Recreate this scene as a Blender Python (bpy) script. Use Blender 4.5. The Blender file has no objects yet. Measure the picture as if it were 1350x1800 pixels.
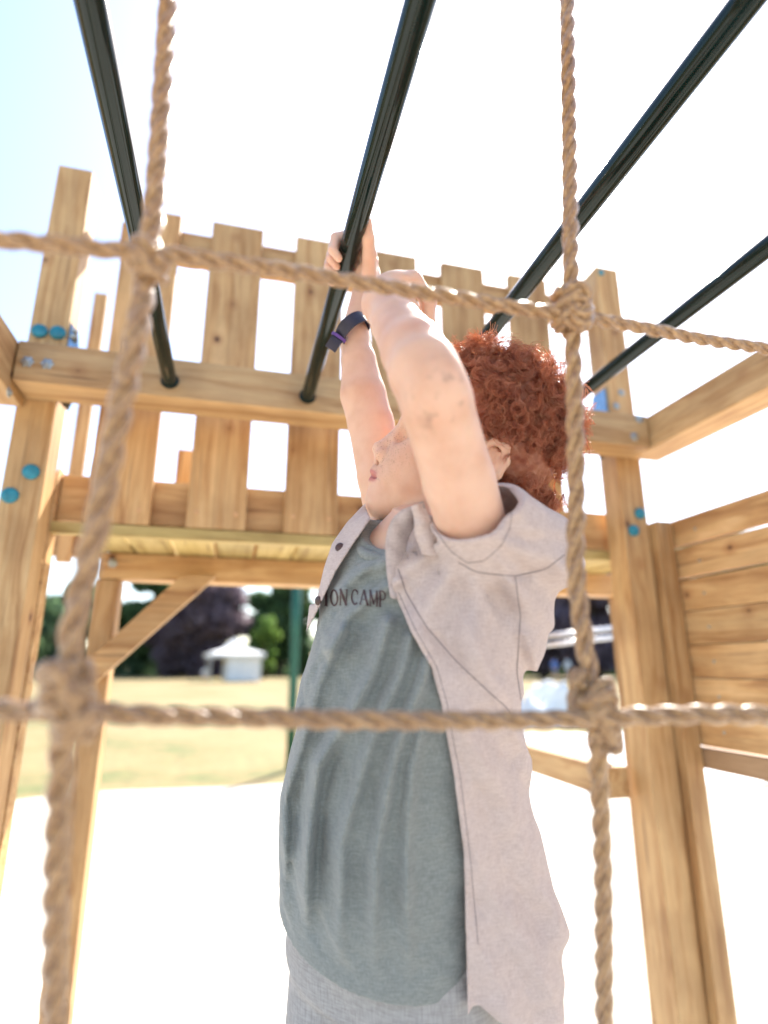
import bpy, math, random
import numpy as np
from mathutils import Vector, Matrix
from mathutils.bvhtree import BVHTree
random.seed(7); rng = np.random.default_rng(7)
SC = bpy.context.scene
COL = SC.collection
R = math.radians

# ------------------------------------------------------------ camera
FPX = 1020.0; PITCH, YAW = R(15.0), R(14.4); CAMZ = 1.0
cd = bpy.data.cameras.new('camera'); cam = bpy.data.objects.new('camera', cd); COL.objects.link(cam)
cam.location = (0, 0, CAMZ); cam.rotation_euler = (math.pi/2 + PITCH, 0, -YAW)
cd.sensor_fit = 'HORIZONTAL'; cd.sensor_width = 36; cd.lens = FPX/1350*36
cd.clip_start = .02; cd.clip_end = 2000
cd.dof.use_dof = True; cd.dof.focus_distance = .70; cd.dof.aperture_fstop = 2.4
SC.camera = cam
# ------------------------------------------------------------ light
SUN_EL, SUN_AZ = R(47), R(34)          # azimuth from +Y towards +X
w = bpy.data.worlds.new('World'); SC.world = w; w.use_nodes = True
nt = w.node_tree; bg = nt.nodes['Background']
sky = nt.nodes.new('ShaderNodeTexSky'); sky.sky_type = 'NISHITA'; sky.sun_disc = False
sky.sun_elevation = SUN_EL; sky.sun_rotation = SUN_AZ; sky.air_density = 1.0; sky.dust_density = 1.3; sky.ozone_density = 1.0
nt.links.new(sky.outputs[0], bg.inputs[0]); bg.inputs[1].default_value = .14
sd = bpy.data.lights.new('sun', 'SUN'); sun = bpy.data.objects.new('sun', sd); COL.objects.link(sun)
sd.energy = 4.2; sd.angle = R(.5); sd.color = (1, .93, .82)
sdir = Vector((math.sin(SUN_AZ)*math.cos(SUN_EL), math.cos(SUN_AZ)*math.cos(SUN_EL), math.sin(SUN_EL)))
sun.rotation_euler = sdir.to_track_quat('Z', 'Y').to_euler(); sun.location = (3, 5, 8)
SC.view_settings.view_transform = 'Standard'; SC.view_settings.look = 'None'
SC.view_settings.exposure = 1.54; SC.view_settings.gamma = 1.0
SC.render.engine = 'CYCLES'; SC.cycles.use_denoising = True
SC.cycles.max_bounces = 8; SC.cycles.diffuse_bounces = 5; SC.cycles.transparent_max_bounces = 8

# ------------------------------------------------------------ survey helpers (pixel of the 1350x1800 photo -> place)
cp, sp = math.cos(PITCH), math.sin(PITCH)
AW = np.array([math.sin(YAW)*cp, math.cos(YAW)*cp, sp]); AR = np.array([math.cos(YAW), -math.sin(YAW), 0.]); AU = np.cross(AR, AW)
CO = np.array([0, 0, CAMZ])
def ray(x, y): return AR*(x-675)/FPX - AU*(y-900)/FPX + AW
def onY(x, y, Y): d = ray(x, y); return CO + d*(Y/d[1])
def onX(x, y, X): d = ray(x, y); return CO + d*(X/d[0])
def onZ(x, y, Z): d = ray(x, y); return CO + d*((Z-CAMZ)/d[2])
def W(x, y, D): return CO + ray(x, y)*D

# ------------------------------------------------------------ scene helpers
def tag(o, label=None, cat=None, group=None, kind=None):
    if label: o['label'] = label
    if cat: o['category'] = cat
    if group: o['group'] = group
    if kind: o['kind'] = kind
    return o
def thing(name, loc, label, cat, group=None):
    o = bpy.data.objects.new(name, None); COL.objects.link(o); o.location = loc; o.empty_display_size = .05
    tag(o, label, cat, group); return o
bpy_world = {}
def wm(o): return bpy_world.get(o.name, Matrix.Translation(o.location) if o.type == 'EMPTY' else Matrix())
def link(o, parent=None, m=None):
    COL.objects.link(o); m = m or Matrix()
    bpy_world[o.name] = m
    if parent is not None:
        o.parent = parent; o.matrix_parent_inverse = wm(parent).inverted()
    o.matrix_basis = m
    return o
def mesh_obj(name, V, F, mat, parent=None, smooth=False, m=None):
    me = bpy.data.meshes.new(name)
    V = np.asarray(V, dtype=np.float32); F = np.asarray(F, dtype=np.int32) if len(set(len(f) for f in F[:1])) and isinstance(F, np.ndarray) else F
    if isinstance(F, np.ndarray):
        n, k = F.shape
        me.vertices.add(len(V)); me.vertices.foreach_set('co', V.ravel())
        me.loops.add(n*k); me.loops.foreach_set('vertex_index', F.ravel())
        me.polygons.add(n); me.polygons.foreach_set('loop_start', np.arange(n, dtype=np.int32)*k)
        me.update(calc_edges=True)
    else:
        me.from_pydata([tuple(map(float, v)) for v in V], [], F); me.update()
    if smooth: me.polygons.foreach_set('use_smooth', [True]*len(me.polygons))
    me.materials.append(mat)
    return link(bpy.data.objects.new(name, me), parent, m)

def box_vf(x0, x1, y0, y1, z0, z1, b=.0025):
    """a box with small chamfers on every edge"""
    import bmesh
    bm = bmesh.new(); bmesh.ops.create_cube(bm, size=1)
    for v in bm.verts:
        v.co = Vector((x0 if v.co.x < 0 else x1, y0 if v.co.y < 0 else y1, z0 if v.co.z < 0 else z1))
    if b: bmesh.ops.bevel(bm, geom=bm.edges[:], offset=b, segments=2, affect='EDGES', profile=.5)
    V = [v.co.copy() for v in bm.verts]; F = [[v.index for v in f.verts] for f in bm.faces]; bm.verts.index_update()
    F = [[v.index for v in f.verts] for f in bm.faces]; bm.free(); return V, F
def frame(origin, xdir, updir):
    x = Vector(xdir).normalized(); z = Vector(updir); z = (z - x*z.dot(x)).normalized(); y = z.cross(x)
    m = Matrix((x, y, z)).transposed().to_4x4(); m.translation = Vector(origin); return m
def timber(name, p0, p1, wid, thk, up, mat, parent, b=.0025, label=None):
    """a sawn board: length p0-p1 along its own X, `wid` along Y, `thk` along Z(up)"""
    p0, p1 = Vector(p0), Vector(p1); L = (p1-p0).length
    V, F = box_vf(0, L, -wid/2, wid/2, -thk/2, thk/2, b)
    o = mesh_obj(name, V, F, mat, parent, m=frame(p0, p1-p0, up))
    if label: o['label'] = label
    return o
def box(name, x, y, z, mat, parent, axis=None, b=.0025):
    """axis-aligned board given by its extents; grain runs along the longest side"""
    e = [x[1]-x[0], y[1]-y[0], z[1]-z[0]]; a = axis if axis is not None else int(np.argmax(e))
    c = [(x[0]+x[1])/2, (y[0]+y[1])/2, (z[0]+z[1])/2]; p0 = list(c); p1 = list(c); p0[a] -= e[a]/2; p1[a] += e[a]/2
    if a == 2: return timber(name, p0, p1, e[0], e[1], (0, -1, 0), mat, parent, b)
    if a == 0: return timber(name, p0, p1, e[1], e[2], (0, 0, 1), mat, parent, b)
    return timber(name, p0, p1, e[0], e[2], (0, 0, 1), mat, parent, b)
def prism(name, pts, off, mat, parent=None, smooth=False):
    """pts: outline in space; off: thickness vector"""
    n = len(pts); V = [np.array(p) for p in pts] + [np.array(p)+np.array(off) for p in pts]
    F = [list(range(n)), list(range(2*n-1, n-1, -1))] + [[i, i+n, (i+1) % n+n, (i+1) % n] for i in range(n)]
    return mesh_obj(name, V, F, mat, parent, smooth)
def tube_vf(P, r, n=10, cap=True, twist=0):
    P = np.asarray(P, float); m = len(P); r = np.broadcast_to(np.asarray(r, float), (m,))
    T = np.gradient(P, axis=0); T /= np.linalg.norm(T, axis=1)[:, None]+1e-12
    a = np.array([0, 0, 1.]) if abs(T[0][2]) < .9 else np.array([1., 0, 0])
    N = np.cross(T[0], a); N /= np.linalg.norm(N); V = []
    for i in range(m):
        N = N - T[i]*(N@T[i]); N /= np.linalg.norm(N); B = np.cross(T[i], N)
        for k in range(n):
            t = 2*math.pi*k/n + twist*i; V.append(P[i]+r[i]*(math.cos(t)*N+math.sin(t)*B))
    F = [[i*n+k, i*n+(k+1) % n, (i+1)*n+(k+1) % n, (i+1)*n+k] for i in range(m-1) for k in range(n)]
    if cap: F += [list(range(n))[::-1], [(m-1)*n+k for k in range(n)]]
    return V, F
def merge(parts):
    V, F, o = [], [], 0
    for v, f in parts:
        V += list(v); F += [[i+o for i in q] for q in f]; o += len(v)
    return V, F
def disc_vf(c, n, r, h, seg=24, dome=.5, lobes=0):
    """small turned head: centre c, axis n, radius r, height h"""
    n = Vector(n).normalized(); q = n.to_track_quat('Z', 'Y'); V = []; prof = [(1, 0), (1, .45), (.93, .72), (.75, .9), (.4, 1), (0.02, 1+dome*.1)]
    for pr, pz in prof:
        for k in range(seg):
            t = 2*math.pi*k/seg; rr = r*pr*(1+(.14*math.cos(lobes*t) if lobes else 0))
            V.append(Vector(c)+q @ Vector((rr*math.cos(t), rr*math.sin(t), h*pz)))
    m = len(prof)
    F = [[i*seg+k, i*seg+(k+1) % seg, (i+1)*seg+(k+1) % seg, (i+1)*seg+k] for i in range(m-1) for k in range(seg)]
    F.append([(m-1)*seg+k for k in range(seg)]); return V, F

# ------------------------------------------------------------ materials
def mat(name): m = bpy.data.materials.new(name); m.use_nodes = True; return m, m.node_tree, m.node_tree.nodes['Principled BSDF']
def N(nt, t, **kw):
    n = nt.nodes.new(t)
    for k, v in kw.items():
        if isinstance(k, str) and k.startswith('i_'):
            n.inputs[k[2:].replace('_', ' ')].default_value = v
        else: setattr(n, k, v)
    return n
def ramp(nt, fac, stops):
    r = nt.nodes.new('ShaderNodeValToRGB'); e = r.color_ramp.elements
    while len(e) < len(stops): e.new(.5)
    for el, (p, c) in zip(e, stops): el.position = p; el.color = (*c, 1)
    nt.links.new(fac, r.inputs[0]); return r.outputs[0]
def mix(nt, fac, a, b, mode='MIX'):
    n = nt.nodes.new('ShaderNodeMix'); n.data_type = 'RGBA'; n.blend_type = mode
    for s, v in ((0, fac), (6, a), (7, b)):
        if hasattr(v, 'is_output'): nt.links.new(v, n.inputs[s])
        else: n.inputs[s].default_value = v if s == 0 else (*v, 1)
    return n.outputs[2]
def bump(nt, b, h, s, d=.001):
    n = nt.nodes.new('ShaderNodeBump'); n.inputs['Strength'].default_value = s; n.inputs['Distance'].default_value = d
    nt.links.new(h, n.inputs['Height']); nt.links.new(n.outputs[0], b.inputs['Normal']); return n

def wood(name, light, mid, dark, rough=.62, knots=True):
    m, nt, b = mat(name); L = nt.links
    tc = N(nt, 'ShaderNodeTexCoord'); oi = N(nt, 'ShaderNodeObjectInfo')
    add = N(nt, 'ShaderNodeVectorMath', operation='ADD'); L.new(tc.outputs['Object'], add.inputs[0])
    mul = N(nt, 'ShaderNodeVectorMath', operation='SCALE'); mul.inputs['Scale'].default_value = 7.3
    cx = N(nt, 'ShaderNodeCombineXYZ'); L.new(oi.outputs['Random'], cx.inputs[0]); L.new(oi.outputs['Random'], cx.inputs[1]); L.new(oi.outputs['Random'], cx.inputs[2])
    L.new(cx.outputs[0], mul.inputs[0]); L.new(mul.outputs[0], add.inputs[1])
    # knots: sparse voronoi cells that also bend the grain
    mk = N(nt, 'ShaderNodeMapping'); mk.inputs['Scale'].default_value = (3.2, 11, 11); L.new(add.outputs[0], mk.inputs[0])
    vo = N(nt, 'ShaderNodeTexVoronoi'); vo.inputs['Scale'].default_value = 1.0; vo.inputs['Randomness'].default_value = .9; L.new(mk.outputs[0], vo.inputs['Vector'])
    kd = N(nt, 'ShaderNodeTexVoronoi'); kd.inputs['Scale'].default_value = 1.0; kd.inputs['Randomness'].default_value = .9
    mk2 = N(nt, 'ShaderNodeMapping'); mk2.inputs['Scale'].default_value = (9, 11, 11); L.new(add.outputs[0], mk2.inputs[0]); L.new(mk2.outputs[0], kd.inputs['Vector'])
    nz = N(nt, 'ShaderNodeTexNoise'); nz.inputs['Scale'].default_value = 1; nz.inputs['Detail'].default_value = 2
    mw = N(nt, 'ShaderNodeMapping'); mw.inputs['Scale'].default_value = (2.2, 9, 9); L.new(add.outputs[0], mw.inputs[0]); L.new(mw.outputs[0], nz.inputs['Vector'])
    sc = N(nt, 'ShaderNodeMapping'); sc.inputs['Scale'].default_value = (.9, 42, 30); L.new(add.outputs[0], sc.inputs[0])
    ad2 = N(nt, 'ShaderNodeVectorMath', operation='ADD'); s2 = N(nt, 'ShaderNodeVectorMath', operation='SCALE'); s2.inputs['Scale'].default_value = 2.6
    L.new(nz.outputs['Color'], s2.inputs[0]); L.new(sc.outputs[0], ad2.inputs[0]); L.new(s2.outputs[0], ad2.inputs[1])
    g = N(nt, 'ShaderNodeTexNoise'); g.inputs['Scale'].default_value = 1; g.inputs['Detail'].default_value = 5; g.inputs['Roughness'].default_value = .62
    L.new(ad2.outputs[0], g.inputs['Vector'])
    col = ramp(nt, g.outputs['Fac'], [(.33, dark), (.45, mid), (.57, light), (.74, mid)])
    # fine pores
    fs = N(nt, 'ShaderNodeMapping'); fs.inputs['Scale'].default_value = (14, 420, 420); L.new(add.outputs[0], fs.inputs[0])
    fn = N(nt, 'ShaderNodeTexNoise'); fn.inputs['Scale'].default_value = 1; fn.inputs['Detail'].default_value = 3; L.new(fs.outputs[0], fn.inputs['Vector'])
    pr = ramp(nt, fn.outputs['Fac'], [(.32, (.78, .74, .7)), (.55, (1, 1, 1))]); col = mix(nt, .75, col, pr, 'MULTIPLY')
    # broad glued-lamella tint
    ls = N(nt, 'ShaderNodeMapping'); ls.inputs['Scale'].default_value = (.5, 22, 22); L.new(add.outputs[0], ls.inputs[0])
    lv = N(nt, 'ShaderNodeTexVoronoi'); lv.inputs['Scale'].default_value = 1; L.new(ls.outputs[0], lv.inputs['Vector'])
    lt = ramp(nt, lv.outputs['Color'], [(.2, (.84, .8, .76)), (.8, (1.06, 1.06, 1.06))]); col = mix(nt, .7, col, lt, 'MULTIPLY')
    if knots:
        kf = N(nt, 'ShaderNodeMapRange'); kf.inputs[1].default_value = .10; kf.inputs[2].default_value = .05; L.new(kd.outputs['Distance'], kf.inputs[0])
        vc = N(nt, 'ShaderNodeSeparateColor'); L.new(kd.outputs['Color'], vc.inputs[0])
        lt_ = N(nt, 'ShaderNodeMath', operation='LESS_THAN'); lt_.inputs[1].default_value = .42; L.new(vc.outputs[0], lt_.inputs[0])
        mm = N(nt, 'ShaderNodeMath', operation='MULTIPLY'); L.new(kf.outputs[0], mm.inputs[0]); L.new(lt_.outputs[0], mm.inputs[1])
        hf = N(nt, 'ShaderNodeMapRange'); hf.inputs[1].default_value = .24; hf.inputs[2].default_value = .08; hf.inputs[4].default_value = .5; L.new(kd.outputs['Distance'], hf.inputs[0])
        hm = N(nt, 'ShaderNodeMath', operation='MULTIPLY'); L.new(hf.outputs[0], hm.inputs[0]); L.new(lt_.outputs[0], hm.inputs[1])
        col = mix(nt, hm.outputs[0], col, (dark[0]*.85, dark[1]*.7, dark[2]*.6))
        col = mix(nt, mm.outputs[0], col, (.11, .045, .022))
    ck = N(nt, 'ShaderNodeMapping'); ck.inputs['Scale'].default_value = (2.2, 70, 70); L.new(add.outputs[0], ck.inputs[0])
    cn = N(nt, 'ShaderNodeTexNoise'); cn.inputs['Scale'].default_value = 1; cn.inputs['Detail'].default_value = 1; L.new(ck.outputs[0], cn.inputs['Vector'])
    cf_ = N(nt, 'ShaderNodeMapRange'); cf_.inputs[1].default_value = .685; cf_.inputs[2].default_value = .74; cf_.inputs[4].default_value = .6; L.new(cn.outputs['Fac'], cf_.inputs[0]); col = mix(nt, cf_.outputs[0], col, (.16, .07, .03))
    dn = N(nt, 'ShaderNodeTexNoise'); dn.inputs['Scale'].default_value = 5; dn.inputs['Detail'].default_value = 5; L.new(add.outputs[0], dn.inputs['Vector'])
    col = mix(nt, .8, col, ramp(nt, dn.outputs['Fac'], [(.36, (.74, .70, .66)), (.55, (1, 1, 1))]), 'MULTIPLY')
    rv = N(nt, 'ShaderNodeMapRange'); rv.inputs[3].default_value = .82; rv.inputs[4].default_value = 1.12; L.new(oi.outputs['Random'], rv.inputs[0])
    hs = N(nt, 'ShaderNodeHueSaturation'); L.new(col, hs.inputs['Color']); L.new(rv.outputs[0], hs.inputs['Value'])
    L.new(hs.outputs[0], b.inputs['Base Color']); b.inputs['Roughness'].default_value = rough
    bump(nt, b, fn.outputs['Fac'], .35, .0006); return m
M = {}
M['pine'] = wood('pine', (.67, .445, .215), (.58, .35, .15), (.42, .22, .085))
M['pine_dark'] = wood('pine_weathered', (.52, .34, .19), (.45, .28, .15), (.32, .18, .09))
M['pine_green'] = wood('pine_treated', (.58, .46, .19), (.50, .385, .14), (.36, .25, .085), knots=False)
def simple(name, col, rough=.5, metal=0, noise=0, nscale=30, bmp=0, coat=0, spec=.5):
    m, nt, b = mat(name); b.inputs['Roughness'].default_value = rough; b.inputs['Metallic'].default_value = metal
    b.inputs['Coat Weight'].default_value = coat; b.inputs['Specular IOR Level'].default_value = spec
    tc = N(nt, 'ShaderNodeTexCoord'); n = N(nt, 'ShaderNodeTexNoise'); n.inputs['Scale'].default_value = nscale; n.inputs['Detail'].default_value = 4
    nt.links.new(tc.outputs['Object'], n.inputs['Vector'])
    c = ramp(nt, n.outputs['Fac'], [(.3, tuple(x*(1-noise) for x in col)), (.7, tuple(min(1, x*(1+noise)) for x in col))])
    nt.links.new(c, b.inputs['Base Color'])
    if bmp: bump(nt, b, n.outputs['Fac'], bmp, .001)
    return m
M['bar'] = simple('green_enamel', (.003, .012, .010), .10, 0, .15, 25, .02, spec=.28)
M['cap'] = simple('teal_plastic', (.02, .22, .30), .35, 0, .25, 60, .05)
M['zinc'] = simple('zinc', (.42, .45, .44), .38, .85, .3, 200, .3)
M['plate'] = simple('galvanised_plate', (.35, .45, .55), .22, .95, .15, 40, .05)  # blue tint puts the reflected sky into the metal's base colour
M['screw'] = simple('brass_screw', (.62, .36, .18), .4, .6, .2, 200)
M['whitecloth'] = simple('white_fabric', (.78, .78, .77), .7, 0, .06, 6)
M['greenpole'] = simple('green_paint', (.008, .085, .045), .4, 0, .15, 12)
M['alu'] = simple('silver_tube', (.6, .6, .62), .3, .8, .1, 30)
M['dark'] = simple('dark_rubber', (.025, .025, .05), .5, 0, .2, 90, .1)
M['purple'] = simple('purple_silicone', (.13, .06, .30), .5, 0, .1, 90)
M['button'] = simple('horn_button', (.07, .035, .03), .35, 0, .3, 400)
M['bluecloth'] = simple('blue_fabric', (.15, .25, .55), .8, 0, .1, 10)
M['trunk'] = simple('bark', (.09, .065, .045), .9, 0, .3, 8, .5)
def rope_mat():
    m, nt, b = mat('jute_rope'); tc = N(nt, 'ShaderNodeTexCoord'); n = N(nt, 'ShaderNodeTexNoise')
    n.inputs['Scale'].default_value = 260; n.inputs['Detail'].default_value = 5; nt.links.new(tc.outputs['Object'], n.inputs['Vector'])
    c = ramp(nt, n.outputs['Fac'], [(.3, (.17, .08, .028)), (.5, (.34, .185, .072)), (.72, (.50, .30, .125))])
    nt.links.new(c, b.inputs['Base Color']); b.inputs['Roughness'].default_value = .30; b.inputs['Specular IOR Level'].default_value = .85
    b.inputs['Sheen Weight'].default_value = .3; bump(nt, b, n.outputs['Fac'], .5, .0008); return m
M['rope'] = rope_mat()
def leaf_mat(name, a, c):
    m, nt, b = mat(name); oi = N(nt, 'ShaderNodeTexCoord'); n = N(nt, 'ShaderNodeTexNoise'); n.inputs['Scale'].default_value = .6; n.inputs['Detail'].default_value = 6
    nt.links.new(oi.outputs['Object'], n.inputs['Vector']); col = ramp(nt, n.outputs['Fac'], [(.35, a), (.65, c)])
    nt.links.new(col, b.inputs['Base Color']); b.inputs['Roughness'].default_value = .55
    tr = N(nt, 'ShaderNodeBsdfTranslucent'); nt.links.new(col, tr.inputs[0]); mx = N(nt, 'ShaderNodeMixShader'); mx.inputs[0].default_value = .62
    out = nt.nodes['Material Output']; nt.links.new(b.outputs[0], mx.inputs[1]); nt.links.new(tr.outputs[0], mx.inputs[2]); nt.links.new(mx.outputs[0], out.inputs[0]); return m
M['leaf_green'] = leaf_mat('leaf_green', (.10, .17, .07), (.17, .28, .10))
M['leaf_copper'] = leaf_mat('leaf_copper', (.17, .13, .16), (.27, .21, .24))
M['leaf_lime'] = leaf_mat('leaf_lime', (.13, .24, .05), (.22, .34, .08))
M['leaf_deep'] = leaf_mat('leaf_deep', (.10, .17, .09), (.17, .27, .13))
def grass_mat():
    m, nt, b = mat('dry_grass'); tc = N(nt, 'ShaderNodeTexCoord')
    n = N(nt, 'ShaderNodeTexNoise'); n.inputs['Scale'].default_value = .35; n.inputs['Detail'].default_value = 7; n.inputs['Roughness'].default_value = .65
    nt.links.new(tc.outputs['Object'], n.inputs['Vector'])
    n2 = N(nt, 'ShaderNodeTexNoise'); n2.inputs['Scale'].default_value = 9; n2.inputs['Detail'].default_value = 8; nt.links.new(tc.outputs['Object'], n2.inputs['Vector'])
    c1 = ramp(nt, n.outputs['Fac'], [(.40, (.15, .16, .05)), (.50, (.28, .205, .085)), (.66, (.34, .235, .11))])
    c2 = ramp(nt, n2.outputs['Fac'], [(.3, (.72, .72, .68)), (.7, (1.1, 1.08, 1.02))])
    nt.links.new(mix(nt, .8, c1, c2, 'MULTIPLY'), b.inputs['Base Color']); b.inputs['Roughness'].default_value = .9
    bump(nt, b, n2.outputs['Fac'], .8, .03); return m
def sand_mat():
    m, nt, b = mat('pale_sand'); tc = N(nt, 'ShaderNodeTexCoord')
    n = N(nt, 'ShaderNodeTexNoise'); n.inputs['Scale'].default_value = 4; n.inputs['Detail'].default_value = 10; nt.links.new(tc.outputs['Object'], n.inputs['Vector'])
    n2 = N(nt, 'ShaderNodeTexNoise'); n2.inputs['Scale'].default_value = 180; n2.inputs['Detail'].default_value = 4; nt.links.new(tc.outputs['Object'], n2.inputs['Vector'])
    c = ramp(nt, n.outputs['Fac'], [(.35, (.60, .55, .47)), (.65, (.72, .68, .60))]); c2 = ramp(nt, n2.outputs['Fac'], [(.3, (.8, .78, .76)), (.6, (1, 1, 1))])
    nt.links.new(mix(nt, .7, c, c2, 'MULTIPLY'), b.inputs['Base Color']); b.inputs['Roughness'].default_value = .95
    bump(nt, b, n.outputs['Fac'], .9, .05); return m
M['grass'] = grass_mat(); M['sand'] = sand_mat()

# ------------------------------------------------------------ ground
def sheet(name, x0, x1, y0, y1, z, n, m, amp=0, edge=None):
    xs = np.linspace(x0, x1, n); ys = np.linspace(y0, y1, n); X, Y = np.meshgrid(xs, ys, indexing='ij')
    Z = z + amp*(np.sin(X*.21+1)*np.sin(Y*.17)+.5*np.sin(X*.6)*np.cos(Y*.5+2))
    V = np.stack([X, Y, Z], -1).reshape(-1, 3); i = np.arange(n*n).reshape(n, n)
    F = np.stack([i[:-1, :-1], i[1:, :-1], i[1:, 1:], i[:-1, 1:]], -1).reshape(-1, 4)
    return tag(mesh_obj(name, V, F, m, smooth=True), kind='structure')
sheet('ground', -700, 700, -100, 1300, 0, 60, M['grass'])
a = np.linspace(0, 2*math.pi, 90, endpoint=False); rad = 1+.035*np.sin(a*3+1)+.02*np.sin(a*7)+.012*np.sin(a*17)
V = [(0.9, 1.2, .006)]+[(0.9+5.3*r_*math.cos(t), 1.0+4.75*r_*math.sin(t), .006) for t, r_ in zip(a, rad)]
tag(mesh_obj('sand_path', V, [[0, i+1, (i+1) % 90+1] for i in range(90)], M['sand']), kind='structure')

# ------------------------------------------------------------ climbing frame (front bay with the monkey bars)
cf = thing('climbing_frame', (.28, .7, 0), 'pale pine climbing frame with dark green monkey bars above the hanging child', 'climbing frame')
P = M['pine']
ZB0, ZB1 = 1.553, 1.643
LX0, LX1, RX0, RX1, PY0, PY1 = -.476, -.400, .988, 1.064, 1.290, 1.366
beam = box('beam', (-.458, 1.026), (1.2, 1.288), (ZB0, ZB1), P, cf)
sbl = box('beam', (-.548, -.461), (-.05, 1.287), (ZB0-.02, ZB1), P, cf)
sbr = box('beam', (1.029, 1.118), (-.05, 1.287), (ZB0, ZB1), P, cf)
fb = box('beam', (-.459, 1.027), (-.05, .038), (ZB0, ZB1), P, cf)
pl = box('post', (LX0, LX1), (PY0, PY1), (0, 2.168), P, cf)
pr_ = box('post', (RX0, RX1), (PY0, PY1), (0, 2.168), P, cf)
box('post', (-.548, -.472), (-.128, -.053), (0, 2.16), P, cf)
box('post', (1.042, 1.118), (-.128, -.053), (0, 2.16), P, cf)
# sloping-top stud beside the left post, and its rail
sx = -.398
prism('stud', [(-.468, 1.37, 0), (sx, 1.37, 0), (sx, 1.37, 1.434), (-.468, 1.37, 1.22)], (0, .045, 0), P, cf)
for k, x in enumerate((-.163, .130, .420, .718)):
    V, F = tube_vf([(x, .02+.03*i, 1.59) for i in range(40)]+[(x, 1.204, 1.59)], .0148, 20)
    o = mesh_obj('rung', V, F, M['bar'], cf, True)
    V, F = disc_vf((x, 1.2, 1.59), (0, -1, 0), .019, .004, 20); mesh_obj('collar', V, F, M['bar'], o, True)
def cap(px, py, Y, parent, r=.0165):
    c = onY(px, py, Y); V, F = disc_vf(c, (0, -1, 0), r, .009); mesh_obj('bolt_cap', V, F, M['cap'], parent, True)
for x, y in ((70, 583), (102, 586), (55, 830), (18, 871)): cap(x, y, PY0, pl)
for x, y in ((1124, 903), (1113, 933)): cap(x, y, PY0, pr_, .0155)
V, F = disc_vf(onY(1056, 480, PY0), (0, -1, 0), .009, .006); mesh_obj('bolt_cap', V, F, M['cap'], pr_, True)
def tnut(px, py, Y, parent, r=.0115, n=(0, -1, 0)):
    c = onY(px, py, Y); parts = [disc_vf(c, n, r, .003, 30, 0, 6), disc_vf(c+np.array(n)*.003, n, r*.45, .004, 6)]
    V, F = merge(parts); mesh_obj('bolt', V, F, M['zinc'], parent)
for x, y in ((48, 636), (83, 640), (1124, 737), (1115, 768)): tnut(x, y, 1.2, beam)
for x, y in ((1092, 691), (1083, 714)): tnut(x, y, PY0, pr_, .010)
c = onX(15, 690, -.461); V, F = merge([disc_vf(c, (1, 0, 0), .010, .003, 30, 0, 6), disc_vf(c+np.array([.003, 0, 0]), (1, 0, 0), .005, .004, 6)]); mesh_obj('bolt', V, F, M['zinc'], sbl)
Yp = 1.30
prism('bracket', [onY(x, y, Yp) for x, y in ((110, 553), (123, 562), (137, 588), (139, 640), (130, 700), (119, 722), (98, 700), (100, 600))], (0, .004, 0), M['plate'], cf)
prism('bracket', [onY(x, y, Yp) for x, y in ((1066, 680), (1042, 698), (1040, 760), (1052, 795), (1056, 808), (1085, 790), (1080, 700))], (0, .004, 0), M['plate'], cf)
V, F = merge([disc_vf(onY(130, 594, Yp-.002), (0, -1, 0), .008, .012, 6), disc_vf(onY(132, 583, Yp-.002), (0, -1, 0), .007, .009, 6)]); mesh_obj('bolt', V, F, M['zinc'], cf)
# side wall of horizontal boards on the right
box('stud', (1.0665, 1.116), (1.262, 1.312), (0, 1.375), P, cf)
zt = 1.378; hh = [.078, .083, .080, .083, .080, .082, .076]
for i, h in enumerate(hh):
    g = .007 if i < 2 else .0016
    b_ = box('wall_board', (1.119, 1.141), (-.12, 1.300), (zt-h+g, zt), P, cf); zt -= h
    for yy in (1.2,): 
        V, F = disc_vf((1.119, yy-.01, zt+h/2), (-1, 0, 0), .004, .001, 12); mesh_obj('screw', V, F, M['zinc'], b_)
box('wall_board', (1.119, 1.158), (-.12, 1.300), (zt-.05, zt-.004), M['pine_dark'], cf)
box('stud', (1.15, 1.19), (-.12, -.08), (0, 1.375), P, cf)
box('rail', (.915, .975), (1.36, 2.3), (.69, .762), P, cf)

# ------------------------------------------------------------ play tower behind
pt = thing('play_tower', (.2, 2.0, 0), 'pine play tower behind the monkey bars with a slatted balustrade and raised deck', 'play tower')
PX = [(-.333, -.199), (-.120, .014), (.103, .235), (.318, .450), (.527, .660), (.742, .868)]
for i, (a0, a1) in enumerate(PX):
    p = box('balustrade_plank', (a0, a1), (1.372, 1.394), (1.312, 2.155), P, pt)
    for dx in (.022, .11):
        V, F = disc_vf((a0+dx, 1.372, 1.345+.004*i % .01), (0, -1, 0), .0055, .0012, 14); mesh_obj('screw', V, F, M['screw'], p)
box('rail', (-.396, 1.05), (1.396, 1.436), (1.318, 1.425), P, pt)
box('rail', (-.346, 1.05), (1.396, 1.436), (2.045, 2.125), P, pt)
box('deck_edge', (-.40, 1.12), (1.372, 1.398), (1.284, 1.310), M['pine_green'], pt)
for i in range(15):
    box('deck_board', (-.352+.1*i, -.352+.1*i+.0925), (1.400, 1.80), (1.288, 1.309), M['pine_green'], pt, b=.003)
db = box('deck_beam', (-.341, 1.25), (1.60, 1.67), (1.219, 1.286), P, pt)
tnut(190, 966, 1.6, db, .009); tnut(198, 990, 1.6, db, .011)
box('post', (-.345, -.288), (1.602, 1.670), (0, 1.217), P, pt)
box('post', (1.19, 1.25), (1.602, 1.670), (0, 1.217), P, pt)
Yb = 1.565
prism('brace', [onY(x, y, Yb) for x, y in ((318, 1012), (380, 1012), (167, 1200), (146, 1168))], (0, .034, 0), P, pt)
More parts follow.
